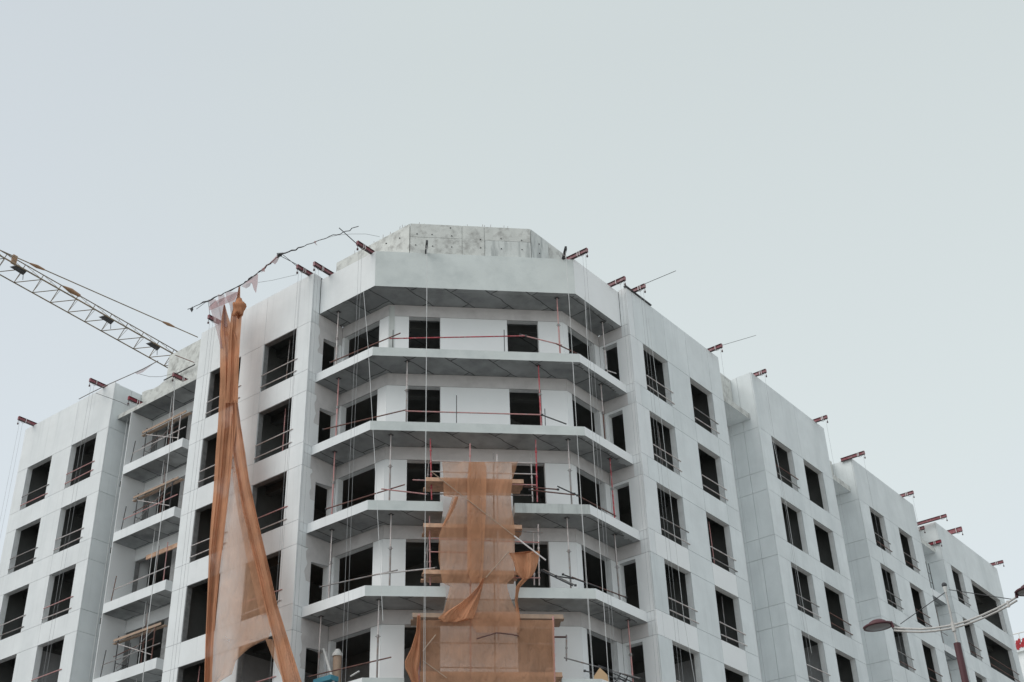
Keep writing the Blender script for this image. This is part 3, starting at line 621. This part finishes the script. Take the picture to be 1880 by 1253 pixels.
# ------------------------------------------------------------------ scaffold in the notch of the bay
SC=thing('scaffold_tower','red and grey tube scaffold tower with timber decks behind the brown nets','scaffold',DG(4.2,-.3,FL-ST*4))
def fx(px,py,off): return onD(px,py,off)
def stube(a,b,off,m_,r=.026,nm='standard',off2=None):
    p=fx(*a,off); q=fx(*b,off if off2 is None else off2); mb=MB(); mb.tube(p,q,r,8)
    if nm=='standard':
        n=int((q-p).length/.55)
        for i in range(1,n+1):
            c=p.lerp(q,i/(n+1)); mb.tube(c-Zv*.035,c+Zv*.035,.042,8)
    mb.build(nm,m_,SC)
# standards front and rear
stube((790,806),(792.5,918),-.3,'red'); stube((787,850),(784,895),-.75,'galv',.022)
stube((983.5,808),(986.5,922),-.3,'red'); stube((974.5,833),(978,922),-.9,'galvl')
stube((788.5,948),(790,1075),-.3,'pink'); stube((786,990),(783,1075),-.8,'galv'); stube((785,1000),(779,1033),-.6,'galv',.02)
stube((988,963),(990,1075),-.3,'galvl'); stube((979,975),(981,1075),-.9,'galvl')
stube((863,815),(864,1253),-.1,'pink'); stube((906,833),(909,1253),-.5,'galv'); stube((912.5,835),(916,1253),-.1,'galvl')
stube((769.5,1128),(768.5,1253),.18,'pink',.035); stube((1015.5,1132),(1018,1253),.18,'pink',.035)
stube((1040,1166),(1040,1214),-.3,'galv',.03); stube((1040,1170),(1018,1170),-.3,'rust',.035,'ledger')
# ledgers
for a,b,o_,m_ in (((793,846.5),(985,851),-.15,'galvl'),((790,866),(984,871),-.15,'galvl'),((757.5,881.5),(800,883),-.1,'pink'),((940,889.5),(984,891),.0,'pink'),((793,907),(978,910),-.5,'galv'),
    ((945,975),(996,978.5),-.2,'galv'),((790,1013.5),(860,1015),-.15,'pink'),((792,989),(990,996.5),-.2,'pink'),((940,1061),(992,1061.5),-.2,'pink'),((778,1057),(860,1052),-.2,'galv'),((800,1100),(950,1102),-.3,'galv'),
    ((770,1180),(1018,1183),-.2,'galv'),((770,1225),(1018,1228),-.2,'galv')): stube(a,b,o_,m_,.024,'ledger')
# diagonal braces
stube((790,865),(946,986),.47,'timberp',.018,'brace'); stube((944,984.5),(1002,1029),.47,'strap',.03,'brace'); stube((934,1013),(892,1061),.47,'timberp',.02,'brace'); stube((800,1166),(776,1196),.47,'timberp',.022,'brace'); stube((776,1213),(820,1245),.46,'timberp',.016,'brace')
# timber decks: boards laid side by side
def deck(px0,px1,py,off0,w_,m_='timber',nb=3):
    a=fx(px0,py,off0); b=fx(px1,py,off0); ta=(a-P0).dot(Du); tb=(b-P0).dot(Du); z=(a.z+b.z)/2
    for i in range(nb):
        d0=-off0*-1-w_*i/nb
        mb=MB(); c=DG((ta+tb)/2+random.uniform(-.05,.05),off0-w_*(i+.5)/nb,z-.02); mb.obox(c,(Du*(tb-ta)/2,Dn*(w_/nb/2-.008),Zv*.022)); mb.build('deck_board',m_,SC)
    mb=MB(); mb.obox(DG((ta+tb)/2,off0+.02,z+.03),(Du*(tb-ta)/2,Dn*.015,Zv*.08)); mb.build('toe_board',m_,SC)
deck(781,961,884,.02,.95); deck(777,958,968,.02,.95); deck(777,950,1053,.02,.9); deck(757,1034,1133,.05,.9,'timberp'); deck(760,1032,1240,.05,.9)
# ------------------------------------------------------------------ nets
def sheet(rows,conv,mname,nm,parent,nu=24,amp=.06,freq=5,ns=4,ph=0,label=None):
    """rows: (y,xl,xr) in photograph pixels hung on a real plane; pleats move it in depth"""
    rr=[]
    for (y0,a0,b0),(y1,a1,b1) in zip(rows,rows[1:]):
        for i in range(ns): f=i/ns; rr.append((y0+(y1-y0)*f,a0+(a1-a0)*f,b0+(b1-b0)*f))
    rr.append(rows[-1]); v=[]
    for j,(y,a,b) in enumerate(rr):
        for i in range(nu+1):
            f=i/nu; ff=f+.05*math.sin(j*.13+ph)+.03*math.sin(f*5+ph*3+j*.07)
            c1=math.sin(ph+ff*freq*4.1); c2=math.sin(ph*2+ff*freq*9.7+.5*math.sin(j*.11)); c3=math.sin(ff*freq*23+j*.05+ph)
            d=amp*(.75*c1+.35*(1-abs(c2))**2+.12*c3*(.5+.5*math.sin(ff*7+j*.09)))
            v.append(conv(a+(b-a)*f,y+ (0 if j else 0),d))
    n=nu+1; mb=MB(); mb.add(v,[(j*n+i,j*n+i+1,(j+1)*n+i+1,(j+1)*n+i) for j in range(len(rr)-1) for i in range(nu)],0,True)
    o=mb.build(nm,mname,parent)
    if label: o['label']=label
    return o
NL=thing('debris_net','long brown debris net hanging gathered down the left facade and spreading like an A','net',(30.2,38,15))
cx=lambda off:(lambda x,y,d:onX(x,y,31.26-off-d))
sheet([(560,411,413),(575,408,417),(600,405,425),(612,404,431),(640,404,439),(700,404,437),(740,402,436),(780,400,434),(830,396,428),(900,392,421),(960,387,414),(1000,384,409),(1060,382,402),(1110,380,397),(1180,377,392),(1253,375,389),(1290,374,388)],cx(1.25),'net','gathered_fold',NL,nu=70,amp=.13,freq=1.7,ph=.5)
sheet([(527,438,441),(545,435,441),(560,430,446),(580,424,444),(620,420,441),(680,418,438),(740,414,437)],cx(1.35),'net','gathered_fold',NL,nu=30,amp=.09,freq=1.6,ph=1)
mb=MB()
for i in range(7):     # the knotted bulge near the top
    pass
kc=onX(438.5,566,31.26-1.5); kb=MB(); kv=[]; kn=14
for i in range(kn+1):
    a=math.pi*i/kn
    for j in range(20):
        b_=math.pi*j/10; rr_=.30*(1+.16*math.sin(3*b_+i*.8)+.10*math.sin(7*b_+i*1.7))*(1+.15*math.sin(i*1.3))
        kv.append(kc+Vector((rr_*.8*math.sin(a)*math.cos(b_),-rr_*.95*math.sin(a)*math.sin(b_),rr_*1.35*math.cos(a))))
kb.add(kv,[(i*20+j,i*20+(j+1)%20,(i+1)*20+(j+1)%20,(i+1)*20+j) for i in range(kn) for j in range(20)],0,True); kb.build('knot','netf',NL)
sheet([(550,382,396),(565,386,403),(585,391,408),(610,398,412),(640,405,414)],cx(1.35),'netg','sheer_top',NL,nu=16,amp=.05,freq=1.4)
sheet([(541,400,412),(560,402,413),(580,404,414),(600,407,418)],cx(1.25),'netg','sheer_top',NL,nu=12,amp=.03,freq=1)
sheet([(536,413,437),(548,416,434),(562,422,431),(580,424,428)],cx(1.2),'netg','sheer_top',NL,nu=12,amp=.04,freq=1.5)
sheet([(735,427,436),(780,428,442),(830,427,450),(880,436,457),(940,446,470),(1000,460,484),(1060,474,498),(1110,485,509),(1180,503,531),(1253,519,554),(1290,527,566)],cx(1.3),'net','gathered_fold',NL,nu=50,amp=.08,freq=2.3,ph=2)
sheet([(760,425,432),(830,422,432),(900,416,442),(960,411,450),(1000,408,464),(1060,400,478),(1110,396,488),(1160,393,497),(1174,392,492)],cx(1.2),'nets','net_sheet',NL,nu=30,amp=.07,freq=2.5,ph=.3)
sheet([(1174,392,489),(1181,391,474),(1191,391,457),(1203,390,443),(1214,390,433),(1238,389,426),(1253,389,402)],cx(1.2),'nets','net_sheet',NL,nu=24,amp=.05,freq=2,ph=.3,ns=3)
sheet([(1174,487,500),(1200,497,510),(1230,511,522),(1253,522,530),(1290,536,545)],cx(1.22),'nets','net_sheet',NL,nu=8,amp=.03,freq=1)
sheet([(840,424,430),(900,430,445),(960,440,462),(1020,452,478),(1080,466,494),(1130,478,505)],cx(1.24),'nets','net_sheet',NL,nu=12,amp=.05,freq=2)
NC=thing('debris_net','torn brown debris net draped over the scaffold tower on the corner bay front','net',DG(4.2,.3,12))
cdg=lambda off:(lambda x,y,d:onD(x,y,off+d))
sheet([(848,812,951),(853,812,949),(862,813,947),(880,814,941),(897,814,939),(910,814,938)],cdg(.30),'nets','net_sheet',NC,nu=40,amp=.03,freq=5,ns=4)
sheet([(880,815,941),(897,815,939),(911,815,938),(914,830,938),(935,824,939),(955,816,943),(970,811,945),(984,806,945),(1005,805,945),(1027,805,945),(1045,808,944),(1060,810,944),(1070,812,932),(1077,826,931),(1095,822,936),(1110,818,942),(1121,815,948),(1141,806,954)],cdg(.34),'netm','net_sheet',NC,nu=60,amp=.07,freq=3.4,ns=4,ph=.6)
sheet([(849,861,890),(858,860,893),(880,858,893),(940,858,892),(1000,858,889),(1050,858,887),(1070,866,884)],cdg(.42),'netd','net_strip',NC,nu=12,amp=.03,freq=1.5,ns=6)
sheet([(1124,872,953),(1140,864,954),(1152,868,955),(1162,876,953)],cdg(.44),'netm','net_patch',NC,nu=30,amp=.05,freq=2)
sheet([(1139,769,1017),(1150,771,1017),(1180,772,1017),(1215,772,1018),(1253,772,1018),(1290,772,1018)],cdg(.36),'netm','net_sheet',NC,nu=80,amp=.065,freq=4.2,ns=6,ph=1.4)
sheet([(1062,886,889),(1078,877,886),(1095,861,882),(1110,842,878),(1122,822,874),(1131,808,871),(1136,804,868),(1142,812,845)],cdg(.54),'netf','draped_fold',NC,nu=40,amp=.09,freq=2.6,ns=6)
sheet([(1012,972,991),(1016,934,991),(1022,938,990),(1032,943,988),(1042,945,985),(1052,947,981),(1058,952,977),(1063,958,971)],cdg(.30),'netf','pouch',NC,nu=36,amp=.11,freq=2.2,ns=5,ph=1)
sheet([(1062,960,971),(1069,953,964),(1078,947,955),(1090,946,952),(1104,945,950),(1120,947,953),(1141,950,956)],cdg(.36),'netf','twisted_tail',NC,nu=10,amp=.05,freq=1.5)
sheet([(1130,766,772),(1160,764,772),(1190,755,772),(1215,743,771),(1228,744,768),(1242,751,768),(1258,757,769)],cdg(.45),'netf','draped_fold',NC,nu=34,amp=.11,freq=2.2,ns=5)
sheet([(912,836,842),(930,829,836),(950,820,826),(967,811,815)],cdg(.40),'net','rolled_edge',NC,nu=8,amp=.03,freq=1)
rod('net_seam',[fx(875,1173,.47),fx(892,1168,.47),fx(912,1162,.47),fx(940,1165,.47),fx(953,1168,.47)],.025,'rust','dark hem line across the lower part of the torn net','rope')
bpy.data.objects['net_seam'].parent=NC; o=bpy.data.objects['net_seam']; o.matrix_parent_inverse=Matrix.Translation(-NC.location); del o['label']; del o['category']
# bamboo-like pole in the sky that carried the left net
PX=29.7
pp=[onX(x,y,PX) for x,y in ((345,569),(382,552),(411,539),(440,525.5),(458,513),(476.5,499.5),(500,480),(518,467),(548,456),(576,445.5),(600,437),(630,427),(658,416))]
T=thing('net_pole','thin crooked pole against the sky with scraps of torn net tied along it','pole',pp[4])
mb=MB(); pq=[]
for a,b in zip(pp,pp[1:]):
    for i in range(5): pq.append(a.lerp(b,i/5)+Vector((random.uniform(-.03,.03),random.uniform(-.02,.02),random.uniform(-.03,.03))))
pq.append(pp[-1]); rad=[random.uniform(.018,.042) if 3<i<42 else .018 for i in range(len(pq))]
for i in range(len(pq)-1): mb.tube(pq[i],pq[i+1],rad[i],6,r2=rad[i+1])
mb.build('pole','darks',T)
mb=MB(); mb.tube(pp[-2]+Vector((0,.25,.35)),onX(656,449,30.9),.02,6); mb.build('stay',"darks",T)
mb=MB(); mb.tube(pp[7],onX(545,489,30.6),.014,6); mb.tube(pp[7]+Vector((0,.1,-.05)),onX(545,486,30.6),.014,6); mb.build('stay','darks',T)
mb=MB(); mb.tube(onX(382,552,PX)-Zv*.0,onX(361,566,PX)-Vector((0,0,.05)),.012,6); mb.tube(pp[1],onX(386,584,30.7),.01,5); mb.build('stay','darks',T)
def scrap(pxs,m_,d=.0):
    v=[onX(x,y,PX+random.uniform(-.08,.08)) for x,y in pxs]; c=sum(v,Vector())/len(v); n=len(v); mb=MB(); mb.add(v+[c+Vector((-.08,0,0))],[(i,(i+1)%n,n) for i in range(n)],0,False); mb.build('net_scrap',m_,T)
scrap([(474,503),(473,521),(470,539),(466,532),(463,522),(460,519),(450,519),(463,510)],'netp')
scrap([(443,526),(452,530),(459,526),(461,519),(452,519)],'netg')
scrap([(509,468),(517,467),(512,475),(509,481),(505,486),(501,483),(494,484),(500,478)],'netp')
scrap([(494,484),(500,480),(489,490),(484,493),(486,500),(480,497)],'netp')
scrap([(481,493),(486,491),(485,497),(480,501)],'netp')
scrap([(576,443),(581,443),(580,447),(583,452),(578,448)],'netp')
scrap([(508,465),(520,464),(517,471),(509,473)],'darks')
scrap([(348,567),(354,563),(355,569),(352,574)],'darks')
sheet([(543,394,438),(548,383,436),(556,384,430)],lambda x,y,d:onX(x,y-(x-410)*.42+4,PX+d),'netp','net_scrap',T,nu=20,amp=.05,freq=4)
rod('slack_wire',[onX(600,437,29.9),onX(620,432,30.1),onX(645,430,30.4),(onX(672,430,30.8)),onX(697,435,31.3)],.008,'ropeg','thin slack wire arching from the crooked pole to the raised concrete wall','wire')
rod('slack_wire',[onX(474,519,29.9),onX(500,515,30.1),onX(530,508,30.4),onX(546,504.5,30.6)],.008,'ropeg','thin wire from the red net scrap to the beam on the left facade','wire')
# pole with rope along the left wing's roof
q=[onX(x,y,31.0) for x,y in ((145,733),(168,721),(195,708),(213,700),(240,688),(262,678),(290,663))]
T=thing('net_pole','long thin pole sloping up along the left wing roof edge','pole',q[3]); mb=MB(); mb.path(q,.024,6); mb.build('pole','galv',T)
mb=MB(); v=[onX(x,y,31.02) for x,y in ((248,685),(262,678),(285,666),(272,676),(262,684),(252,688))]; mb.add(v,[(0,1,2,3,4,5)]); mb.build('net_scrap','netg',T)
mb=MB(); mb.path([onX(176,722,31.0),onX(220,738,31.4),onX(237,746,31.8)],.012,5); mb.build('stay','darks',T)
rod('sagging_cable',[onX(256,687,31.3),onX(275,692,31.5),onX(295,692,31.7),onX(312,688,31.9),onX(325,684,32.1)],.012,'ropeg','cable sagging between the wing roof pole and the stair head','cable')
rod('steel_tube',[onX(305.5,700.5,33.0)+Vector((-.15,0,0)),onX(362,672,33.0)+Vector((-.15,0,0))],.035,'darks','dark tube along the foot of the stair head box','tube')
rod('steel_tube',[onX(322,652.5,33.5),onX(363,668.5,33.5)],.022,'rust','brown tube crossing the face of the stair head box','tube')
# ------------------------------------------------------------------ scaffolds on the left recess balconies
for k in range(4):
    zb=FL+.05-ST*k; X0=32.05
    T=thing('balcony_scaffold',f"small tube scaffold with timber plank on the {lev[k]} balcony of the left recess",'scaffold',(32.3,46,zb),'small scaffolds in the left recess')
    def tb(a,b,m_,nm,r=.022):
        mb=MB(); mb.tube(a,b,r,6); mb.build(nm,m_,T)
    P=lambda y,z,x=X0:Vector((x,y,zb+z))
    if k!=2:
        tb(P(46.5,0),P(46.5,1.75),'darks','standard',.026); tb(P(46.5,0,32.7),P(46.5,1.6,32.7),'darks','standard')
        tb(P(44.0,0),P(44.0,1.7),('galvl','darks','galv','rust')[k],'standard',.028); tb(P(44.0,0,32.7),P(44.0,1.6,32.7),'galv','standard')
        tb(P(46.5,.55),P(46.5,.55,32.7),'darks','ledger',.016); tb(P(46.5,.15),P(46.5,.15,32.7),'darks','ledger',.016)
        tb(P(46.5,.1),P(46.5,.7,32.7),'darks','brace',.014); tb(P(45.3,0,32.5),P(45.3,2.6,32.5),'rust','standard',.024); tb(P(46.9,.95,32.2),P(44.2,1.15,32.2),'rust','ledger',.02); tb(P(44.4,.0,32.1),P(44.9,2.9,32.15),'galv','brace',.02)
        tb(P(46.5,1.4),P(44.0,.35),'galvl','brace',.018); tb(P(46.4,.3),P(44.0,1.5),'galv','brace',.018)
        for i in range(1):
            mb=MB(); mb.obox(P(45.2,1.52,32.18+.22*i),(Vector((.08,0,0)),Vector((0,1.75,0)),Zv*.02)); mb.build('plank','timberp',T)
        mb=MB(); mb.obox(P(45.2,1.60,32.03),(Vector((.015,0,0)),Vector((0,1.6,0)),Zv*.055)); mb.build('toe_board','timberp',T)
    else:
        mb=MB(); mb.obox(P(44.9,2.0,32.6),(Vector((.03,0,0)),Vector((0,1.1,0)),Zv*.10)); mb.build('plank','timber',T)
        tb(P(44.3,0,32.4),P(44.3,2.2,32.4),'pink','standard'); tb(P(44.9,0,32.4),P(44.9,2.2,32.4),'galv','standard')
    tb(P(47.3,0,31.95),P(47.15,1.25,31.95),'darks' if k!=2 else 'rust','rail_post',.022)
    tb(P(47.25,.62,31.95),P(43.4,.68,31.95),('galvl','pink','galvl','galv')[k],'guard_tube',.022)
rod('hoist_rope',[onX(321,700,31.7),onX(318,760,31.7),onX(303,900,31.65),onX(285,1040,31.6),onX(270,1160,31.55),onX(262,1253,31.55)],.018,'rope','thick white hoist rope running down the left recess','rope')
# ladder of the far recess
T=thing('access_ladder','thin steel ladder standing on the far recess balcony between the right blocks','ladder',(74.4,25.5,24)); 
for x in (74.2,74.65):
    mb=MB(); mb.tube((x,25.45,FL),(x,25.45,FL+1.9),.025,6); mb.build('stile','darks',T)
mb=MB(); mb.tube((74.2,25.45,FL+.6),(74.65,25.45,FL+.6),.018,6); mb.tube((74.2,25.45,FL+1.2),(74.65,25.45,FL+1.2),.018,6); mb.build('rung','darks',T)
for k in (1,2):
    T=thing('guard_tube',f"bent grey guard tube on the {lev[k]} balcony of the far recess",'guard rail',(74.4,25.5,FL-ST*k),'guard tubes of the far recess')
    mb=MB(); mb.tube((74.3,25.45,FL-ST*k),(74.3,25.45,FL-ST*k+2.4),.03,6); mb.tube((73.2,25.45,FL-ST*k+.9),(75.3,25.45,FL-ST*k+.9),.025,6); mb.build('tube','galv',T)
# ------------------------------------------------------------------ tower crane
d=(ray(2852,2088)).normalized(); side_=Vector((d.y,-d.x,0)).normalized(); upj=side_.cross(d).normalized()
if upj.z<0: upj=-upj
D0=84.0; base=ORG+ray(25.7,519).normalized()*D0*1.0
bay=.012*(base-ORG).dot(fw)/d.dot(fw)
near=side_ if side_.dot(ORG-base)>0 else -side_
k0=24/ (F/ (base-ORG).dot(fw))
Wj,Hj=1.62,.98
CR=thing('tower_crane','lattice jib of a tower crane reaching in from the left behind the building','crane',(base.x-30,base.y,0))
def node(i,w_): # w_: 0 near bottom,1 far bottom,2 top
    q=base+d*(bay*i)
    return q if w_==0 else q+near*Wj if w_==1 else q+near*Wj/2+upj*Hj
i0,i1=-26,9.6
for w_,r in ((0,.042),(1,.05),(2,.035)):
    mb=MB(); mb.tube(node(i0,w_),node(i1,w_),r,6); mb.build('chord','cranes',CR)
for i in range(i0,10):
    mb=MB(); mb.tube(node(i,0),node(i,2),.026,5); mb.tube(node(i,1),node(i+.5,2),.013,4); mb.tube(node(i,2),node(i+.55,1),.013,4)
    mb.tube(node(i,0),node(i+.6,1),.028,5); mb.tube(node(i+.62,1),node(i+1,0),.014,4); mb.build('lattice_bay','cranes',CR)
ap=base+d*(bay*-26)+upj*7.5-near*.8
fr,to=onX(0,459,1),onX(0,459,1)
def raydist(x,y,dist): return ORG+ray(x,y)*dist/ray(x,y).dot(fw)*1.0
dd=(base-ORG).dot(fw)
pa=raydist(-420,275,dd*.82); pb=raydist(363,619.5,dd*1.12)
mb=MB(); mb.tube(pa,pb,.035,6); mb.build('pendant_line','cranes',CR)
for x,y in ((68,488),(309,596)):
    f=(x+420)/(363+420); c=pa.lerp(pb,f*.0+ (lambda t:t)( ( (x+420)/783*(dd*.82))/((dd*1.12)-( (x+420)/783)*(dd*.30)) ))
    u_=(pb-pa).normalized(); mb=MB(); mb.tube(c-u_*.5,c,.05,8,r2=.11); mb.tube(c,c+u_*.55,.11,8,r2=.05); mb.build('line_swivel','craneo',CR)
c=node(2.55,2); mb=MB(); mb.tube(c-d*.6,c,.05,8,r2=.16); mb.tube(c,c+d*.7,.16,8,r2=.10); mb.build('pulley_housing','craneo',CR)
c=node(-.6,2); mb=MB(); mb.obox(c-upj*.1,(d*.15,near*.08,upj*.30)); mb.build('pulley_housing','craneo',CR)
for i in (-.55,4.45,7.35):
    c=node(i,1); a=c-near*.5-upj*.35
    a=c-near*.28-upj*.12; qs=(c-d*.25,c+d*.45,a+d*.42-upj*.10,a-d*.5-upj*.05)
    mb=MB(); mb.add(list(qs)+[q+upj*.10-near*.12 for q in qs],[(0,1,2,3),(7,6,5,4),(0,4,5,1),(1,5,6,2),(2,6,7,3),(3,7,4,0)]); mb.build('floodlight','darks',CR)
    mb=MB(); mb.tube(a+d*.42-upj*.1,a+d*.46-upj*.4,.02,5); mb.build('light_bracket','darks',CR)
c=node(9.6,2); mb=MB(); mb.obox((node(9.6,0)+node(9.6,1))/2+upj*.3,(d*.05,near*.8,upj*.35)); mb.build('jib_end','cranes',CR)
mc=node(-26,0)-near*.8; ms=.9
for sx in (-1,1):
    for sy in (-1,1):
        mb=MB(); mb.tube((mc.x+sx*ms,mc.y+sy*ms,0),(mc.x+sx*ms,mc.y+sy*ms,mc.z+6),.09,6); mb.build('mast_leg','cranes',CR)
mb=MB(); z=0
while z<mc.z+4:
    for sx,sy,ex,ey in ((-1,-1,1,-1),(1,-1,1,1),(1,1,-1,1),(-1,1,-1,-1)):
        mb.tube((mc.x+sx*ms,mc.y+sy*ms,z),(mc.x+ex*ms,mc.y+ey*ms,z+1.8),.04,4); mb.tube((mc.x+sx*ms,mc.y+sy*ms,z),(mc.x+ex*ms,mc.y+ey*ms,z),.04,4)
    z+=1.8
mb.build('mast_lattice','cranes',CR)
# ------------------------------------------------------------------ street lamp
LX,LY=30.37,10.08
LA=thing('street_lamp','twin arm street lamp with curved white arms and a dark red pole','street lamp',(LX,LY,0))
def lp(x,y): return onX(x,y,LX)
zj=lp(1763,1180).z
mb=MB(); mb.tube((LX,LY,0),(LX,LY,zj),.085,14); mb.tube((LX,LY,0),(LX,LY,.9),.13,14); mb.build('pole','lampred',LA)
zt=lp(1740,1078).z
mb=MB(); mb.tube((LX,LY,zj-.02),(LX,LY,zt),.024,10); mb.build('upper_mast','lampw',LA)
mb=MB(); mb.tube((LX,LY,zt-.12),(LX,LY,zt+.02),.03,10,r2=.055); mb.build('finial_cup','plastic',LA)
def sphere(c,r,n=12,sq=1.0):
    mb=MB(); v=[]; f=[]
    for i in range(n+1):
        a=math.pi*i/n
        for j in range(n*2):
            b=math.pi*j/n; v.append((c[0]+r*math.sin(a)*math.cos(b),c[1]+r*math.sin(a)*math.sin(b),c[2]+r*sq*math.cos(a)))
    m_=n*2
    for i in range(n):
        for j in range(m_): f.append((i*m_+j,i*m_+(j+1)%m_,(i+1)*m_+(j+1)%m_,(i+1)*m_+j))
    mb.add(v,f,0,True); return mb
sphere((LX,LY,zt+.07),.065).build('finial_ball','darks',LA)
arm=[(1640,1150.5),(1662,1152.5),(1690,1153.5),(1715,1151.5),(1740,1147.5),(1757,1144),(1780,1137),(1805,1127),(1830,1115.5),(1850,1105),(1866,1095)]
for dz in (0,-.075):
    pts=[lp(x,y+2)+Zv*dz for x,y in arm]; 
    mb=MB(); mb.path(pts,.026,8); mb.build('arm','lampw',LA)
mb=MB(); mb.tube((LX,LY,lp(1757,1146).z+.06),(LX,LY,lp(1757,1146).z-.16),.05,10); mb.tube(lp(1850,1106)+Zv*.03,lp(1850,1106)-Zv*.12,.035,8); mb.build('arm_collar','lampw',LA)
mb=MB(); mb.tube(lp(1738,1086),lp(1653,1146),.010,6); mb.tube(lp(1742,1083),lp(1860,1101),.010,6); mb.build('stay_rod','darks',LA)
for (cxp,cyp,sg) in ((1612,1149.5,1),(1893,1083,-1)):
    c=lp(cxp,cyp); r=.30
    hd=MB(); n=24
    def ring(rr,z,yy=1.25): return [(c.x+rr*math.cos(6.2832*i/n),c.y+rr*yy*math.sin(6.2832*i/n),c.z+z) for i in range(n)]
    lv=[ring(r,-.03),ring(r+.012,0),ring(r*.97,.02),ring(r*.66,.05),ring(r*.58,.10),ring(r*.35,.145),ring(r*.02,.155)]
    vv=sum(lv,[]); hd.add(vv,[(j*n+i,j*n+(i+1)%n,(j+1)*n+(i+1)%n,(j+1)*n+i) for j in range(len(lv)-1) for i in range(n)],0,True)
    hd.add(ring(r,-.04)+ring(r*.86,-.04),[(i,n+i,n+(i+1)%n,(i+1)%n) for i in range(n)],0); h=hd.build('lamp_head','lampred',LA)
    ln=MB(); ln.add(ring(r*.86,-.035)+ring(r*.5,-.055)+ring(r*.02,-.06),[(j*n+i,(j+1)*n+i,(j+1)*n+(i+1)%n,j*n+(i+1)%n) for j in range(2) for i in range(n)],0,True); l_=ln.build('lamp_lens','lens'); l_.parent=h
    e=lp(*(arm[0] if sg==1 else arm[-1])); mb=MB(); mb.tube(c-Vector((0,sg*r*1.15,-.02)),e+Zv*-.04,.04,8); mb.build('head_socket','lampred',LA)
# ------------------------------------------------------------------ pale building beyond the far end
DB=thing('distant_building','pale building with a railed roof beyond the far right end','building',(150,30,0))
q=onX(1868,1196,150); 
mb=MB(); mb.box((150,q.y-25,0),(170,q.y+1.2,q.z-.2)); mb.build('wall','white',DB)
mb=MB(); mb.box((149.6,q.y-25,q.z-.2),(170.4,q.y+1.6,q.z+.1)); mb.build('cornice','grey',DB)
for i in range(8):
    mb=MB(); mb.tube((150,q.y+1-i*1.6,q.z+.1),(150,q.y+1-i*1.6,q.z+2.0),.06,6); mb.build('rail_post','plastic',DB)
mb=MB(); mb.tube((150,q.y+1,q.z+2.0),(150,q.y-12,q.z+2.0),.06,6); mb.tube((150,q.y+1,q.z+1.2),(150,q.y-12,q.z+1.2),.05,6); mb.build('rail','plastic',DB)
for i,(px,py,lb) in enumerate(((1869,1183,'red bundle of cloth on the railed roof at the far right, the left one'),(1878,1179,'red bundle of cloth on the railed roof at the far right edge'))):
    c=onX(px,py,149.7); mb=MB()
    for q in range(5): cc=c+Vector((0,random.uniform(-.25,.25),random.uniform(-.5,.5))); mb.obox(cc,(Vector((.12,.05,.03))*random.uniform(.8,1.6),Vector((-.03,.14,.08))*random.uniform(.6,1.4),Vector((.02,-.08,.2))*random.uniform(.7,1.5)))
    o=mb.build('cloth_bundle','redc'); o['label']=lb; o['category']='cloth bundle'; o['group']='red bundles on the distant roof'
